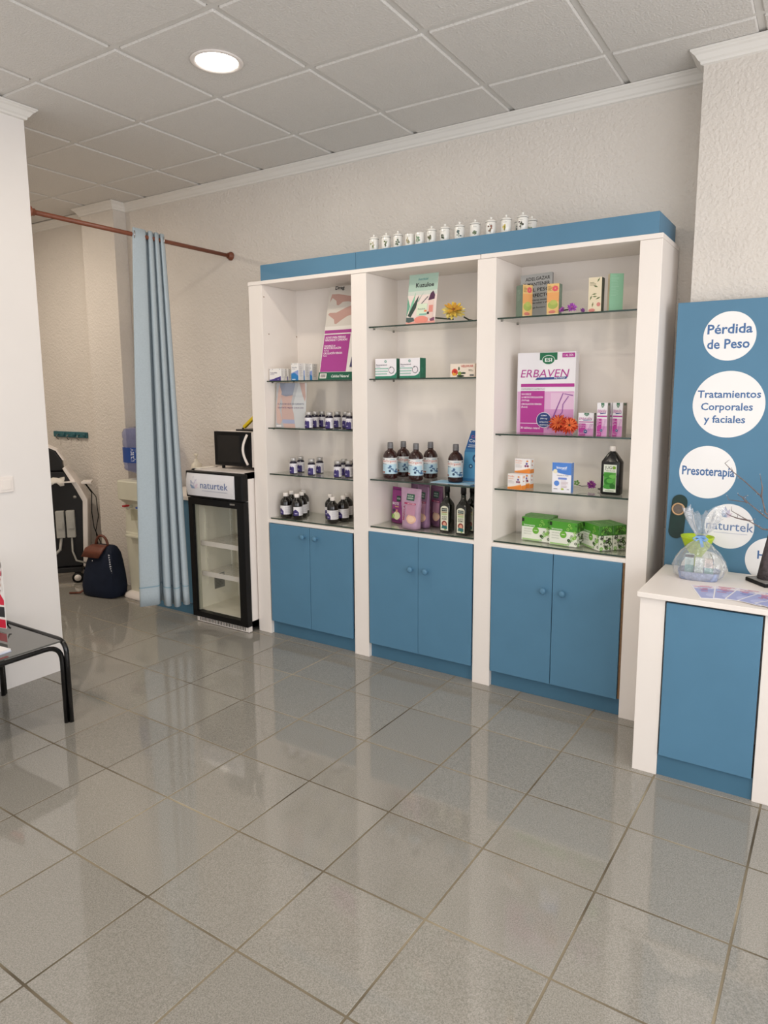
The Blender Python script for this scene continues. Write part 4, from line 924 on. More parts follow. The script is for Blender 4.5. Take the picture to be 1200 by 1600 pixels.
# ---- middle bay, bottom glass: pouches and oil bottles
def pouch(label, loc, rz, w0, w1, h, dep, col, kind, group='stand-up pouches'):
    m = mat('pouch_foil_'+col.lstrip('#'), col, .42, spec=.4, noise=.12, scale=18, bump=.3, bscale=22, bdist=.004)
    rings = []
    for t in [k/9 for k in range(10)]:
        w = (w0+(w1-w0)*t)/2; d_ = dep/2*max(.03, (1-t)**.75); rings.append(rr(w, max(.0018, d_), t*h, 0, 28, .62 if t < .5 else .4))
    o = MB().loft(rings, m).build('pouch', loc=loc, rot=(0, 0, rz)); tag(o, label, 'pouch', group)
    def pm(x, z, l):
        t = max(0, min(1, z/h)); d_ = max(.0018, dep/2*max(.03, (1-t)**.75)); hw = (w0+(w1-w0)*t)/2
        q = max(0, 1-min(1, abs(x)/hw)**(2/.6))**.31
        return (x, -d_*q-l-.0006, z)
    p = Print()
    n = 10
    def grid(x0, z0, x1, z1, c_):
        v = [(x0+(x1-x0)*i/n, z0+(z1-z0)*j/4) for j in range(5) for i in range(n+1)]
        p._a(v, [(j*(n+1)+i, j*(n+1)+i+1, (j+1)*(n+1)+i+1, (j+1)*(n+1)+i) for j in range(4) for i in range(n)], c_)
    if kind == 0:
        grid(-w1*.48, h*.915, w1*.48, h*.95, '#6a2a60'); grid(.000, h*.60, w0*.36, h*.76, '#27443a'); p.text('NATUR', w0*.04, h*.66, h*.05, '#dfe8e0', 'l', w0*.28)
        p.text('BROTE', -w0*.38, h*.50, h*.07, '#f0e6ee', 'l', w0*.62, .02); p.rect(-w0*.10, h*.44, w0*.25, h*.462, '#d8b878', 4)
        p.ell(w0*.10, h*.20, w0*.30, h*.115, '#d9dcae', 20); p.ell(-w0*.22, h*.17, w0*.16, h*.07, '#7db34c', 16); p.ell(w0*.1, h*.33, w0*.08, h*.05, '#d9a08a', 14); p.ell(-w0*.18, h*.34, w0*.10, h*.05, '#35404a', 14); grid(-w0*.42, h*.03, w0*.42, h*.085, '#5a1f52')
    else:
        grid(-w0*.22, h*.70, w0*.32, h*.86, '#2f5a4a'); p.text('NATUR', -w0*.16, h*.79, h*.035, '#dfe8e0', 'l', w0*.40); p.text('GREEN', -w0*.16, h*.735, h*.035, '#dfe8e0', 'l', w0*.40)
        grid(-w0*.34, h*.60, w0*.44, h*.64, '#a8305f'); p.text('PROTEIN', -w0*.12, h*.607, h*.024, '#f2d5df', 'l', w0*.5)
        p.text('MEZCLA', -w0*.24, h*.20, h*.075, '#9a3a62', 'l', h*.36, .01, 0, PI/2)
        grid(-w0*.14, h*.34, w0*.44, h*.59, '#bb8aa2'); p.ell(w0*.20, h*.25, w0*.30, h*.115, '#e2b79c', 22); p.ell(w0*.20, h*.25, w0*.21, h*.08, '#e9c8ae', 18)
    p.build('front_print', o, pm)
    return o
zp = g1(1, 3)+.0004
pouch('magenta pouch with a pale vegetable picture, nearest the first bay', (-2.245, 3.545, zp), R(-18), .100, .100, .216, .05, '#94397f', 0)
pouch('lilac pouch standing furthest forward in front of the others', (-2.075, 3.420, zp), R(-14), .118, .166, .236, .07, '#b493ab', 1)
pouch('purple pouch just behind the front lilac one', (-2.040, 3.500, zp), R(-30), .110, .135, .240, .055, '#8d6a88', 1)
pouch('dark plum pouch at the very back, hidden lower half', (-2.115, 3.592, zp), R(-16), .120, .165, .250, .06, '#785671', 1)
pouch('dark purple pouch next to the square oil bottles', (-1.985, 3.565, zp), R(-24), .096, .118, .240, .055, '#77506c', 1)
OIL = mat('dark_oil_glass', '#11130e', .08, spec=.6, noise=.05, scale=10)
def oil(loc):
    q = .0325; e = .16
    o = MB().loft([rr(q-.003, q-.003, 0, 0, 32, e), rr(q, q, .004, 0, 32, e), rr(q, q, .150, 0, 32, e), rr(q-.002, q-.002, .162, 0, 32, .25), rr(.022, .022, .180, 0, 32, .5), rr(.0145, .0145, .195, 0, 32, 1), rr(.0135, .0135, .225, 0, 32, 1)], OIL).build('oil_bottle', loc=loc)
    MB().lathe([(.0145, .226), (.0155, .2265), (.0155, .268), (.014, .270), (0, .270)], 22, m=M['black']).build('cap', o)
    p = Print(); arch = [(-.024, .010), (.024, .010), (.024, .135)]+[(.024*math.cos(PI*k/10), .135+.016*math.sin(PI*k/10)) for k in range(1, 10)]+[(-.024, .135)]
    p.poly(arch, '#d9d8c4'); p.rect(-.018, .120, .018, .138, '#2f3a34'); p.text('NATUR', -.015, .126, .007, '#dfe8e0', 'l', .03); p.rect(-.018, .112, .018, .117, '#8a6a3a'); p.rect(-.018, .098, .018, .109, '#a9b889')
    p.text('ACEITE', -.016, .084, .009, '#3a4238', 'l', .032, .01); p.text('SÉSAMO', -.016, .072, .009, '#3a4238', 'l', .032, .01); p.ell(0, .048, .017, .018, '#8a4038', 16); p.ell(.001, .045, .010, .013, '#d9a088', 14); p.poly([(-.018, .022), (.018, .018), (.018, .036), (-.012, .040)], '#2f6a6c'); p.ell(.006, .016, .006, .004, '#8aa84a', 10)
    p.build('label', o, lambda x, y, l: (x, -.0325-l, y)); return o
o1 = oil((-1.852, 3.447, g1(1, 3))); tag(o1, 'square dark oil bottle beside the purple pouches', 'bottle', 'square oil bottles')
o2 = copy_tree(o1); o2.location = (-1.737, 3.425, g1(1, 3)); tag(o2, 'front square dark oil bottle by the upright', 'bottle', 'square oil bottles')
o3 = copy_tree(o1); o3.location = (-1.727, 3.515, g1(1, 3)); tag(o3, 'rear square dark oil bottle hidden behind the one by the upright', 'bottle', 'square oil bottles')

# ---- right bay, top glass: book, four slim cartons, small purple flowers
def f_book(p, w, h):
    W2 = w/2; p.rect(-W2, 0, W2, h, '#a9a9a7')
    for t, y in (('ADELGAZAR', .855), ('Y MANTENER', .735), ('EL PESO', .605), ('PERFECTO', .475)): p.text(t, W2*.86, h*y, h*.075, '#1d1d1f', 'r', {'ADELGAZAR': .78, 'Y MANTENER': .84, 'EL PESO': .62, 'PERFECTO': .72}[t]*w, .014)
    p.text('las claves médicas', W2*.86, h*.39, h*.036, '#3a3a3c', 'r', w*.66); p.text('para no volver a ellos', W2*.86, h*.325, h*.036, '#3a3a3c', 'r', w*.7); p.text('Jorge Romero', W2*.6, h*.22, h*.03, '#3a3a3c', 'r', w*.5)
carton('diet_book', 'grey book with bold black capitals standing behind an orange carton', 'book', .172, .226, .018, (-1.372, 3.505, g1(2, 0)+.0045), 0, '#8f8f8e', f_book, None, rx=R(-5), ry=R(-2))
def f_orange(p, w, h):
    W2 = w/2; p.rect(-W2, 0, W2, h, '#e0b878'); p.rect(-W2, h*.42, W2, h*.72, '#dfa062'); p.ell(0, h*.32, W2*.85, h*.13, '#9fae58', 18); p.ell(W2*.1, h*.40, W2*.6, h*.08, '#b0b860', 14); p.rect(-W2, 0, W2, h*.05, '#e6cfa2'); p.ell(-W2*.1, h*.10, W2*.6, h*.05, '#c9786a', 14)
    for k in range(7): a = k*.9; p.ell(W2*.35+W2*.3*math.cos(a), h*.84+h*.06*math.sin(a), W2*.22, h*.035, '#d85a66', 10)
    p.lines(-W2*.85, h*.92, w*.36, h*.012, 5, '#8a6a3a', 3)
def s_dkgreen(p, d_, h): p.rect(0, 0, d_, h, '#6f8272'); p.lines(d_*.2, h*.85, d_*.55, h*.012, 10, '#8fa08f', 3)
carton('tea_carton', 'slim orange floral carton with its green side, in front of the book', 'box', .058, .158, .058, (-1.376, 3.400, g1(2, 0)), R(56), '#dcb87c', f_orange, s_dkgreen, s_dkgreen, group='slim floral cartons')
carton('tea_carton', 'slim orange floral carton standing next to the book', 'box', .060, .150, .050, (-1.235, 3.380, g1(2, 0)), R(3), '#dcb87c', f_orange, s_dkgreen, s_dkgreen, group='slim floral cartons')
def f_cream(p, w, h):
    W2 = w/2; p.rect(-W2, 0, W2, h, '#ddd0b4')
    for x, y, a, c_ in ((.5, .92, 60, '#5a6a40'), (.1, .74, -20, '#5a6a40'), (-.1, .52, 10, '#6a7a50'), (.5, .40, 25, '#5a6a40'), (-.6, .42, 70, '#6a7a50'), (-.3, .22, 80, '#7a7a50'), (.0, .45, 0, '#6a7a50')):
        t = R(a); dx, dy = math.cos(t)*w*.2, math.sin(t)*w*.2; p.poly([(x*W2-dx, y*h-dy), (x*W2+dy*.3, y*h-dx*.3), (x*W2+dx, y*h+dy), (x*W2-dy*.3, y*h+dx*.3)], c_)
    p.ell(W2*.6, h*.22, W2*.3, h*.06, '#c98078', 12); p.ell(-W2*.4, h*.06, W2*.5, h*.05, '#c98078', 12); p.lines(-W2*.8, h*.85, w*.5, h*.012, 3, '#8a8468', 3)
def s_forest(p, d_, h): p.rect(0, 0, d_, h, '#35402f')
carton('tea_carton', 'slim cream carton with leaf sprigs and dark green side', 'box', .062, .162, .050, (-1.028, 3.382, g1(2, 0)), R(2), '#ddd0b4', f_cream, s_forest, group='slim floral cartons')
def f_mint(p, w, h): p.rect(-w/2, 0, w/2, h, '#7aa888'); p.lines(-w*.4, h*.93, w*.6, h*.010, 14, '#8fb89a', 4)
carton('tea_carton', 'plain mint green slim carton by the end of the shelving', 'box', .064, .172, .030, (-.930, 3.392, g1(2, 0)), R(32), '#7aa888', f_mint, None, lambda p, d_, h: p.rect(0, 0, d_, h, '#d6c8aa'), group='slim floral cartons')
zf = g1(2, 0)
flower('violet_flower', 'open violet flower with orange heart between the slim cartons', (-1.135, 3.374, zf+.027), (R(72), 0, R(16)), ['#a84fb0', '#bb6cc2', '#8f3f9c'], .024, 3, None, '#e0a04a')
flower('violet_flower', 'small violet blossom beside the orange carton', (-1.184, 3.376, zf+.018), (R(55), 0, R(-20)), ['#9a47a4', '#b062ba'], .017, 2, [(0, 0, 0), (.02, .006, -.006), (.06, .01, -.009)], '#6a2f74')
flower('violet_flower', 'half-hidden dark violet bud next to the open flower', (-1.088, 3.388, zf+.010), (R(60), 0, R(40)), ['#6a3474', '#7f4488'], .013, 2, None, '#40203f')

# ---- right bay, second glass: big dummy box, three small boxes, orange flowers
MG = '#b03a90'
def f_erb(p, w, h, small=False):
    W2 = w/2
    p.rect(-W2*.98, 0, W2*.98, h*.52, '#d9a9cd'); p.rect(-W2*.10, 0, W2*.98, h*.30, '#cd92c0'); p.rect(W2*.2, h*.30, W2*.98, h*.50, '#dfbcd6')
    p.rect(-W2*.22, h*.905, W2*.38, h*.995, '#1f6a48'); p.ell(W2*.08, h*.905, W2*.22, h*.058, '#e9efe9', 32); p.ell(W2*.08, h*.905, W2*.205, h*.052, '#1f6a48', 32); p.text('ESI', W2*.08, h*.885, h*.042, '#f2f5f2', 'c', W2*.24, .012)
    p.text('ERBAVEN', -W2*.88, h*.695, h*.095, MG, 'l', w*.84, .0, .18)
    p.poly([(-W2*.36, h*.66), (W2*.70, h*.672), (W2*.74, h*.70), (-W2*.30, h*.69)], '#2f4a86'); p.text('RETARD', W2*.66, h*.676, h*.02, '#e4e8f2', 'r', w*.18, .01)
    p.rect(-W2*.86, h*.575, W2*.98, h*.615, MG)
    if not small:
        p.rect(W2*.55, h*.93, W2*.97, h*.985, MG); p.text('1 AL DÍA', W2*.60, h*.945, h*.025, '#f2e2ee', 'l', w*.16, .01); p.text('COMPLEMENTO ALIMENTICIO', -W2*.85, h*.54, h*.020, '#8a7f86', 'l', w*.42, .0)
    p.rect(-W2*.86, h*.004, -W2*.02, h*.525, MG)
    for t, y, ww in (('FAVORECE', .475, .17), ('LA MICROCIRCULACIÓN', .437, .38), ('(Vid Roja)', .400, .14), ('CIRCULACIÓN VENOSA', .352, .36), ('(Rusco)', .316, .11)):
        p.text(t, -W2*.83, h*y, h*.021, '#f2e2ee', 'l', w*ww, .02)
    p.rect(-W2*.86, h*.118, -W2*.02, h*.124, '#f0dcea'); p.text('30 tabletas retard', -W2*.84, h*.05, h*.026, '#f2e2ee', 'l', w*.34, .02)
    for a, b in (((.62, .50), (.30, .20)), ((.62, .50), (.42, .32)), ((.42, .32), (.12, .05)), ((.80, .46), (.62, .36)), ((.62, .36), (.60, .26)), ((.60, .26), (.40, .18)), ((.66, .49), (.95, .47))):
        ax, ay, bx_, by = a[0]*W2, a[1]*h, b[0]*W2, b[1]*h; L = math.hypot(bx_-ax, by-ay); nx, ny = -(by-ay)/L*w*.006, (bx_-ax)/L*w*.006
        p.poly([(ax-nx, ay-ny), (bx_-nx, by-ny), (bx_+nx, by+ny), (ax+nx, ay+ny)], '#8a4a9a')
    cx, cy = (-.02*W2, h*.165) if not small else (.0, h*.17)
    p.ell(cx, cy, W2*.26, W2*.26, '#e6e2ea', 32); p.ell(cx, cy, W2*.245, W2*.245, '#2c3f78', 32)
    if not small:
        for t, y, ww in (('DIOSMINA', .065, .10), ('(300 mg)', .015, .12), ('EXTRACTOS', -.045, .15), ('VEGETALES', -.09, .15)): p.text(t, cx, cy+y*w, h*.014, '#e8ecf4', 'c', w*ww, .02)
    else: p.rect(cx-W2*.12, cy-W2*.02, cx+W2*.12, cy+W2*.04, '#e8ecf4')
carton('display_box', 'large white and magenta dummy box with green crest on the wide shelf', 'box', .314, .420, .055, (-1.310, 3.512, g1(2, 1)), R(1), '#e9e6ea', f_erb)
def s_grey(p, d_, h): p.rect(0, 0, d_, h, '#a8a29c'); p.rect(d_*.2, h*.92, d_*.8, h*.99, '#55705e'); p.lines(d_*.2, h*.85, d_*.6, h*.008, 22, '#938c86', 4)
def f_erbs(p, w, h): f_erb(p, w, h, True)
carton('cream_box', 'short white and magenta box right beside the orange flowers', 'box', .079, .111, .040, (-1.069, 3.446, g1(2, 1)), 0, '#e9e6ea', f_erbs, s_grey, group='small magenta boxes')
carton('cream_box', 'short white and magenta box hidden behind the one beside the flowers', 'box', .079, .111, .040, (-1.058, 3.489, g1(2, 1)), 0, '#e9e6ea', f_erbs, s_grey, group='small magenta boxes')
carton('cream_box', 'tall narrow magenta box in the middle of the small boxes', 'box', .052, .162, .042, (-.980, 3.412, g1(2, 1)), R(-2), '#e9e6ea', f_erbs, s_grey, group='small magenta boxes')
carton('cream_box', 'tall narrow magenta box standing behind the middle one', 'box', .052, .162, .042, (-.971, 3.462, g1(2, 1)), R(-2), '#e9e6ea', f_erbs, s_grey, group='small magenta boxes')
carton('cream_box', 'tall narrow magenta box nearest the end upright, grey side showing', 'box', .052, .162, .050, (-.912, 3.436, g1(2, 1)), R(-8), '#e9e6ea', f_erbs, s_grey, group='small magenta boxes')
zf = g1(2, 1)
OR = ['#c23a1e', '#d2522c', '#b02f1a', '#da6a3c']
flower('orange_flower', 'orange red daisy head leaning on the large dummy box', (-1.215, 3.462, zf+.050), (R(62), 0, R(10)), OR, .052, 4, [(0, 0, 0), (.01, -.01, -.03), (.04, -.02, -.05)], '#b5301a', 22, .17)
flower('orange_flower', 'orange red daisy head with dark heart beside the short box', (-1.146, 3.420, zf+.044), (R(70), 0, R(24)), OR, .046, 4, None, '#3a2a1a', 20, .18)

# ---- right bay, third glass: orange boxes, blue box, black juice bottle, small flowers
def f_prob(p, w, h):
    W2 = w/2; xs = [-W2+w*k/10 for k in range(11)]
    p.band(xs, [0]*11, [h*(.10+.22*(k/10)**1.4) for k in range(11)], '#e58a3a'); p.band(xs, [h*(.10+.22*(k/10)**1.4) for k in range(11)], [h*(.13+.25*(k/10)**1.4) for k in range(11)], '#f0b27a')
    p.text('Pro-Bio', -W2*.88, h*.80, h*.10, '#e59a72', 'l', w*.42, .01); p.text('Defense', -W2*.88, h*.66, h*.08, '#ecb598', 'l', w*.38); p.lines(-W2*.88, h*.55, w*.45, h*.02, 3, '#b8b2ae', 4); p.ell(W2*.62, h*.84, W2*.14, h*.05, '#e58a3a', 12)
    for x, y, c_ in ((.55, .66, '#6a5aa0'), (.40, .50, '#8a4a72'), (.70, .50, '#8a3a5a')): p.ell(x*W2, y*h, W2*.13, W2*.13, c_, 14)
def s_prob(p, d_, h): p.rect(0, 0, d_, h*.28, '#e58a3a'); p.ell(d_*.5, h*.55, d_*.10, d_*.10, '#b04a3a', 10); p.rect(d_*.4, h*.75, d_*.7, h*.9, '#e5a37a')
zb = g1(2, 2)
carton('probiotic_box', 'orange and white box in front of the little stack', 'box', .088, .080, .040, (-1.412, 3.368, zb), R(-14), '#ece8e6', f_prob, s_prob, group='orange and white boxes')
carton('probiotic_box', 'lower orange and white box of the little stack', 'box', .090, .080, .045, (-1.398, 3.438, zb), R(-4), '#ece8e6', f_prob, s_prob, group='orange and white boxes')
carton('probiotic_box', 'upper orange and white box of the little stack', 'box', .090, .076, .045, (-1.396, 3.434, zb+.0805), R(-4), '#ece8e6', f_prob, s_prob, group='orange and white boxes')
def f_bio(p, w, h):
    W2 = w/2; xs = [-W2+w*k/10 for k in range(11)]
    p.band(xs, [h*(.72-.12*math.sin(PI*k/10*.5)) for k in range(11)], [h]*11, '#4f82d0'); p.text('bicnatif', 0, h*.80, h*.075, '#eef2fa', 'c', w*.55, .02); p.rect(-W2*.05, h*.765, W2*.5, h*.78, '#c9d8f0')
    p.ell(-W2*.68, h*.71, W2*.22, W2*.22, '#e6dfc0', 18); p.text('Vitamina C Total', W2*.1, h*.56, h*.035, '#6a6a78', 'c', w*.6); p.rect(-W2*.35, h*.44, W2*.55, h*.505, '#7a8fd0')
    p.ell(-W2*.5, h*.31, W2*.28, W2*.28, '#5a8ad6', 20); p.lines(-W2*.05, h*.39, w*.4, h*.014, 6, '#c3a8b0', 3); p.ell(W2*.12, h*.125, W2*.16, h*.03, '#a8b83a', 14); p.rect(-W2*.8, h*.11, -W2*.4, h*.135, '#8a8a90'); p.rect(W2*.6, h*.11, W2*.82, h*.13, '#8a8a90')
carton('vitamin_box', 'blue and white upright box in the middle of the third glass', 'box', .098, .152, .040, (-1.160, 3.374, zb), R(2), '#eceaee', f_bio, lambda p, d_, h: (p.rect(0, 0, d_, h, '#5f86c6'), p.lines(d_*.3, h*.8, d_*.4, h*.02, 10, '#86a4d4', 3)))
def rrj(w, d_, z): return rr(w, d_, z, 0, 36, .42)
jb = MB().loft([rrj(.046, .026, 0), rrj(.050, .030, .005), rrj(.050, .030, .160), rrj(.048, .028, .166), rrj(.018, .016, .208), rr(.0135, .0135, .212, 0, 36, 1), rr(.0135, .0135, .222, 0, 36, 1)], mat('black_bottle_plastic', '#121214', .22, noise=.1, scale=10)).build('juice_bottle', loc=(-.930, 3.452, zb), rot=(0, 0, R(-4)))
tag(jb, 'flat black juice bottle with green leaf label and white cap', 'bottle')
MB().lathe([(.015, .215), (.016, .216), (.016, .238), (.0145, .241), (0, .241)], 22, m=M['fridgew']).build('cap', jb)
p = Print(); p.rect(-.032, .014, .032, .150, '#dfe4d6'); p.text('JUGO', -.026, .128, .015, '#2c3a2a', 'l', .050, .006); p.ell(.021, .1355, .0075, .0078, '#7aa82a', 16); p.text('DE ALOE', -.020, .117, .005, '#5a6a58', 'l', .044)
p.rect(-.030, .030, .030, .112, '#58a044')
for x, y, a, b, c_ in ((-.006, .098, .028, .012, '#3f8a30'), (.014, .092, .018, .010, '#6fbb55'), (-.004, .066, .024, .020, '#2f7a28'), (.002, .070, .018, .012, '#57a944'), (-.008, .040, .024, .012, '#46963a'), (.014, .044, .014, .012, '#2a6a24')): p.ell(x, y, a, b, c_, 18)
p.rect(-.022, .018, .022, .023, '#a8b49c'); p.build('label', jb, lambda x, y, l: (x, -.030-l, y))
flower('violet_flower', 'violet flower lying on its stem beside the black juice bottle', (-1.058, 3.545, zb+.027), (R(66), 0, R(14)), ['#9a3f94', '#b35cae', '#7d2f7c'], .024, 3, None, '#d08a3a')
fs_ = [o for o in bpy.data.objects if o.name.startswith('violet_flower')][-1]
MB().tube([(-.085, .004, -.004), (-.05, -.006, -.006), (-.012, -.004, -.004)], .0018, 6, MATS['flower_stem']).build('stem', fs_)
petals(MB(), 5, .002, .016, .012, .0, .008, (-.075, .008, -.004), mat('leaf_green', '#5a8a3a', .5, noise=.15, scale=60)).build('leaves', fs_)
flower('violet_flower', 'small dark violet bud tucked behind the juice bottle', (-.995, 3.520, zb+.010), (R(60), 0, R(-20)), ['#6a2f5a', '#7d3f6c'], .013, 2, [(0, 0, 0), (-.03, .004, -.006)], '#40203f')

# ---- right bay, bottom glass: green and white ring-patterned boxes
def f_ring(p, w, h, n=22, seed=2):
    W2 = w/2; p.rect(-W2, h*.60, W2, h, '#4f9a34'); p.rect(-W2, 0, W2, h*.60, '#e4e6da'); p.rect(-W2, h*.80, -W2+.014, h*.96, '#22301f')
    rnd = random.Random(seed)
    p.text('biomenta', -W2*.84, h*.635, h*.075, '#e4eede', 'l', w*.40, .01)
    for k, t in enumerate(('INFUSIÓN', 'ECOLÓGICA', 'DETOX')): p.text(t, -W2*.82, h*(.48-.11*k), h*.045, '#8a9080', 'l', w*.27, .0)
    p.ell(W2*.02, h*.46, h*.15, h*.15, '#6cae3c', 22); p.rect(-W2*.1, h*.45, W2*.14, h*.475, '#dfeacc')
    for k in range(n):
        x, y = rnd.uniform(W2*.25, W2*.95), rnd.uniform(h*.05, h*.92)
        r = rnd.uniform(.004, .009); p.ring(x, y, r*.55, r, rnd.choice(['#2f4a22', '#7ab84a', '#3f6a2a', '#98cc62']), 12)
    for k in range(9): p.ring(-W2*.85+k*w*.07, h*.05, .002, .0048, '#8abf58', 10)
def s_ring(p, d_, h):
    p.rect(0, h*.60, d_, h, '#3f7a2c'); p.rect(0, 0, d_, h*.60, '#d5d8c6'); rnd = random.Random(8)
    for k in range(46): r = rnd.uniform(.004, .009); p.ring(rnd.uniform(.01, d_-.01), rnd.uniform(h*.06, h*.94), r*.5, r, rnd.choice(['#2a3f20', '#7ab84a', '#3f5a2a', '#22301c']), 12)
def t_ring(p, w, d_): p.rect(-w/2, 0, w/2, d_, '#559a3c'); p.rect(-w*.3, d_*.4, w*.2, d_*.5, '#7fba5c')
zg = g1(2, 3)
carton('infusion_box', 'front green ring-patterned box of the pair nearest the middle bay', 'box', .160, .124, .070, (-1.322, 3.455, zg), R(-4), '#cfd6c0', f_ring, s_ring, top=t_ring, group='green ring-patterned boxes')
carton('infusion_box', 'rear green ring-patterned box of the pair nearest the middle bay', 'box', .160, .124, .070, (-1.335, 3.532, zg), R(-4), '#cfd6c0', f_ring, s_ring, top=t_ring, group='green ring-patterned boxes')
carton('infusion_box', 'single green ring-patterned box in the middle, standing forward', 'box', .152, .124, .075, (-1.160, 3.424, zg), R(-6), '#cfd6c0', f_ring, s_ring, top=t_ring, group='green ring-patterned boxes')
a = R(-42); cx, cy = -1.022, 3.446
carton('infusion_box', 'front green ring-patterned box turned cornerwise by the end upright', 'box', .150, .124, .075, (cx, cy, zg), a, '#cfd6c0', f_ring, s_ring, top=t_ring, group='green ring-patterned boxes')
carton('infusion_box', 'rear green ring-patterned box turned cornerwise by the end upright', 'box', .150, .124, .075, (cx-.0795*math.sin(a), cy+.0795*math.cos(a), zg), a, '#cfd6c0', f_ring, s_ring, top=t_ring, group='green ring-patterned boxes')

# ================================================================== APOTHECARY JARS ON THE FASCIA
POR = mat('white_porcelain', '#eceae4', .2, spec=.5, noise=.02, scale=20, coat=.3)
GOLD = mat('jar_rim_gold', '#b9a88a', .35, .4, noise=.1, scale=60)
def apoth(lid, cols, seed):
    o = MB().lathe([(0, 0), (.025, 0), (.0265, .002), (.0265, .064), (.0255, .066), (.023, .0665), (0, .0665)], 24, m=POR).build('apothecary_jar')
    MB().lathe([(.0266, .0025), (.0270, .0035), (.0266, .0045)], 24, m=GOLD).build('rim_line', o)
    if lid:
        l = MB().lathe([(.0275, .067), (.0285, .069), (.0275, .071), (.022, .077), (.012, .080), (0, .081)], 24, m=POR).build('lid', o)
        MB().lathe([(.0040, .0802), (.0035, .083), (.0065, .087), (.0060, .092), (0, .0945)], 14, m=POR).build('knob', l)
    p = Print(); rnd = random.Random(seed)
    p.rect(-.010, .052, .010, .0535, '#8a8f8a', 4)
    for k in range(7): p.ell(rnd.uniform(-.011, .009), rnd.uniform(.016, .044), rnd.uniform(.003, .006), rnd.uniform(.003, .007), rnd.choice(cols), 9)
    p.poly([(-.002, .012), (.001, .012), (.002, .034), (-.001, .034)], '#5a6a4a')
    p.build('flower_decal', o, wrap(.0266)); return o
JC = [['#8a9a6a', '#b0a890'], ['#5a6a3a', '#4a4a3a'], ['#4a5a4a', '#6a7a6a'], ['#a89a78', '#b8b090'], ['#7a9a7a', '#98b090'], ['#5a5a48', '#7a7a60'], ['#4a5a3a', '#c9b04a', '#35402f'], ['#5a6a6a', '#7a8a8a'], ['#8a9a8a', '#6a7a5a'], ['#8a5a4a', '#6a4a3a', '#a87a6a'], ['#d8c060', '#b8a84a'], ['#4a4a40', '#6a5a60']]
JN = ('first', 'second', 'third', 'fourth', 'fifth', 'sixth', 'seventh', 'eighth', 'ninth', 'tenth', 'eleventh', 'last')
JX = (-2.301, -2.218, -2.140, -2.063, -1.998, -1.926, -1.844, -1.757, -1.667, -1.577, -1.493, -1.404)
for k, x in enumerate(JX):
    o = apoth(k not in (3, 4), JC[k], k+1); o.location = (x, 3.382, 2.3955); o.rotation_euler = (0, 0, R(14+10*math.sin(k)))
    tag(o, '%s white porcelain jar%s on the blue fascia, counted from the curtain side' % (JN[k], ' (lidless)' if k in (3, 4) else ''), 'jar', 'porcelain jars on the fascia')
o = apoth(True, JC[7], 30); o.location = (-1.455, 3.468, 2.3955); tag(o, 'porcelain jar standing back between the last two jars on the fascia', 'jar', 'porcelain jars on the fascia')
o = apoth(True, JC[4], 31); o.location = (-1.395, 3.478, 2.3955); tag(o, 'porcelain jar standing back beyond the last jar on the fascia', 'jar', 'porcelain jars on the fascia')

# ================================================================== ON THE COUNTER
# gift basket wrapped in cellophane
GX, GY = -.472, 3.222
gb = empty('gift_basket', (GX, GY, ZC), R(6), 'gift basket wrapped in clear cellophane with blue ribbon on the counter', 'gift basket')
def ovr(w, d_, z): return rr(w, d_, z, 0, 40, .45)
MB().loft([ovr(.074, .050, 0), ovr(.078, .054, .004), ovr(.086, .062, .038), ovr(.083, .059, .038), ovr(.075, .051, .010), ovr(.02, .02, .009)], mat('pale_blue_weave', '#9aa6c4', .6, noise=.25, scale=70, bump=.6, bscale=120, bdist=.004)).build('tray', gb)
cello = clear('cellophane', (.97, .975, .98), .05, 1.45, .16, '#eceef2', bump=1., boost=2.6)
rnd = random.Random(11); N = 44
rings = []
for t, (w, d_, z) in enumerate(((.082, .060, .003), (.100, .074, .020), (.108, .080, .050), (.100, .074, .085), (.078, .058, .120), (.050, .038, .148), (.020, .016, .172), (.014, .012, .184), (.020, .018, .196), (.040, .034, .225), (.058, .046, .262), (.074, .056, .305))):
    ring = []
    for k in range(N):
        a_ = 2*PI*k/N; f_ = 1+(.05+.02*t*(t > 7))*math.sin(k*PI*.5+t*.4)+rnd.uniform(-.05, .05)+(.10*math.sin(3*a_+1) if t > 8 else 0)
        ring.append((w*f_*math.cos(a_), d_*f_*math.sin(a_), z+(rnd.uniform(-.03, .02)+.02*math.sin(2*a_) if t == 11 else rnd.uniform(-.003, .003))))
    rings.append(ring)
wrp = MB().loft(rings, cello, smooth=False, cap=False).build('cellophane_wrap', gb)
rb = mat('blue_ribbon', '#7ea9dc', .4, noise=.08, scale=30)
rib = MB().lathe([(.0150, -.009), (.0185, -.008), (.0190, 0), (.0185, .008), (.0150, .009)], 24, m=rb).build('ribbon', gb, loc=(0, 0, .184))
for sgn in (-1, 1): MB().tube([(0, -.018, 0), (sgn*.018, -.026, .006), (sgn*.030, -.028, -.002), (sgn*.018, -.028, -.010), (0, -.020, 0)], .004, 6, rb).build('ribbon_loop', rib)
MB().prism([(-.006, 0), (.006, 0), (.016, -.036), (.004, -.040)], -.026, -.024, rb).build('ribbon_tail', rib)
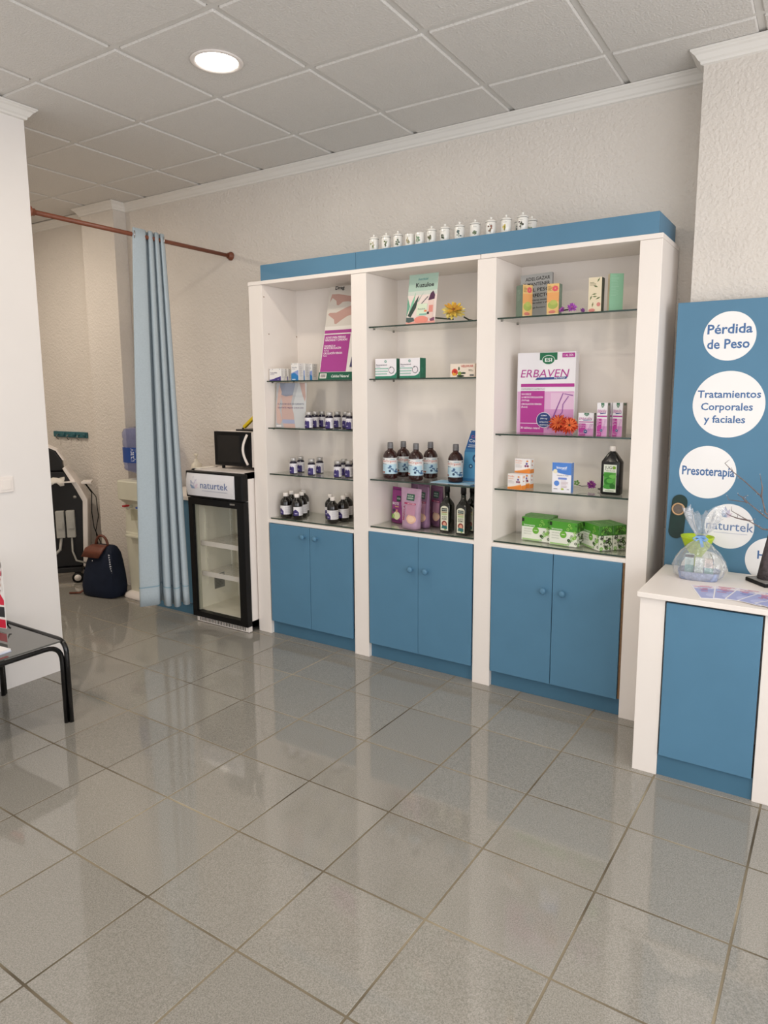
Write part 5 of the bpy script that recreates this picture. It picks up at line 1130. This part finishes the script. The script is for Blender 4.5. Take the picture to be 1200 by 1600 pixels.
for k, (x, y, w, h, c1, c2, lb) in enumerate(((-.040, -.004, .036, .092, '#c3d6d4', '#7fa6a4', 'teal and white cosmetic carton inside the gift wrap, dark-topped'), (0., -.010, .034, .080, '#d6dcd6', '#b8c4bc', 'pale cosmetic carton in the middle of the gift wrap'), (.040, -.004, .036, .076, '#d8c8c0', '#86b0ac', 'pink and teal cosmetic carton at the far side of the gift wrap'))):
    def fc(p, w_, h_, c2=c2, k=k):
        p.rect(-w_/2, 0, w_/2, h_*.5, c2); p.lines(-w_*.35, h_*.75, w_*.6, h_*.02, 5, '#8f9a98', 3)
        if k == 0: p.rect(-w_/2, h_*.86, w_/2, h_, '#4a4a50')
    ca_, sa_ = math.cos(R(6)), math.sin(R(6))
    carton('cosmetic_box', lb, 'box', w, h, .028, (GX+x*ca_-y*sa_, GY+x*sa_+y*ca_, ZC+.0125), R(6), c1, fc, group='cosmetics inside the gift wrap')
# lime bowl behind
lm = mat('lime_plastic', '#b9d32a', .35, noise=.04, scale=10)
lb_ = MB().lathe([(0, .0), (.034, 0), (.036, .004), (.022, .020), (.024, .075), (.052, .118), (.066, .155), (.069, .164), (.0665, .165), (.062, .152), (.048, .122), (0, .110)], 36, m=lm, sx=1.05, sy=.9).build('lime_planter', loc=(-.505, 3.350, ZC))
tag(lb_, 'lime green plastic pot standing behind the wrapped gift basket', 'pot')
# leaflets fanned along the front
for k, (x, y, rz, lb) in enumerate(((-.405, 3.012, 20, 'first leaflet of the fan, beneath the gift basket'), (-.335, 3.030, 6, 'second leaflet of the fan on the counter edge'), (-.270, 3.030, -8, 'third leaflet of the fan on the counter edge'), (-.205, 3.010, -22, 'fourth leaflet of the fan, in front of the twig tree'), (-.130, 2.985, -34, 'last leaflet of the fan, furthest along the counter'))):
    lf = MB().box(-.046, .046, -.100, .100, 0, .0008, ink('#f1eef0')).build('leaflet', loc=(x, y, ZC+.0003+.0010*k), rot=(0, 0, R(rz))); tag(lf, lb, 'leaflet', 'leaflets fanned on the counter')
    p = Print(); p.rect(-.041, -.096, .041, .05, '#a7aedb'); p.rect(-.041, .05, .041, .096, '#e6dfe6'); rnd = random.Random(k)
    for q in range(8): p.rect(-.036+rnd.uniform(0, .03), .085-q*.012, rnd.uniform(.0, .036), .091-q*.012, rnd.choice(['#c2405a', '#b84a6a', '#6a7ac0', '#d0607a']))
    p.ell(.01, -.05, .025, .03, '#bcc2e8', 14); p.build('front_print', lf, lambda x, y, l: (x, y, .0008+l*.25), eps=.00006, base=.0001)
# twig tree
tt = empty('twig_tree', (-.205, 3.290, ZC), R(42), 'bare decorative twig tree with bark trunk on a black square base', 'ornament')
MB().box(-.063, .063, -.063, .063, 0, .016, M['black']).build('base', tt, bevel=.002)
bx('base_top', -.060, .060, -.060, .060, .0162, .019, mat('grey_base_top', '#8f8c88', .5, noise=.1, scale=30), tt)
bark = mat('grey_bark', '#4b4345', .85, noise=.45, scale=35, bump=.8, bscale=60, bdist=.01)
ct_, st_ = math.cos(R(-42)), math.sin(R(-42))
def tw(x, y, z): dx, dy = x+.185, y-3.29; return (dx*ct_-dy*st_, dx*st_+dy*ct_, z-ZC)
MB().tube([tw(-.196, 3.29, .806), tw(-.192, 3.29, .86), tw(-.185, 3.29, .93), tw(-.176, 3.29, 1.02), tw(-.168, 3.29, 1.08)], [.034, .030, .026, .019, .013], 14, bark).build('trunk', tt)
twig = mat('twig_bark', '#7d6f6c', .8, noise=.4, scale=60)
BR = [[(-.170, 1.06), (-.215, 1.09), (-.235, 1.157), (-.311, 1.228), (-.345, 1.262), (-.377, 1.300)], [(-.180, 1.02), (-.219, 1.02), (-.270, 1.052), (-.342, 1.094)], [(-.270, 1.052), (-.320, 1.060), (-.358, 1.072)], [(-.176, 1.05), (-.224, 1.081), (-.287, 1.128), (-.361, 1.134)], [(-.287, 1.128), (-.306, 1.150), (-.322, 1.162)], [(-.235, 1.157), (-.232, 1.20), (-.240, 1.235)], [(-.168, 1.08), (-.150, 1.18), (-.165, 1.28), (-.150, 1.36)], [(-.165, 1.07), (-.09, 1.16), (-.05, 1.26), (-.02, 1.33)], [(-.150, 1.18), (-.10, 1.28), (-.11, 1.38)], [(-.09, 1.16), (-.03, 1.18), (.03, 1.22)]]
for k, b in enumerate(BR):
    pts = [tw(x, 3.29+.012*math.sin(k*2+i)*i, z) for i, (x, z) in enumerate(b)]; n = len(pts)
    o = MB().tube(pts, [.0042*(1-.7*i/(n-1)) for i in range(n)], 7, twig).build('branch', tt)
    for i in range(1, n):
        q = Vector(pts[i]); d2 = Vector((random.uniform(-1, 1), random.uniform(-1, 1), random.uniform(.2, 1.2))).normalized()*.022
        tp_ = MB().tube([q, q+d2*.6, q+d2], [.0014, .0010, .0006], 6, twig); tp_.build('twig', o)
        MB().lathe([(0, -.0022), (.0022, 0), (0, .0022)], 8, c=tuple(q+d2), m=mat('bud_bead', '#b9b4b2', .3, noise=.1, scale=50)).build('bud', o)
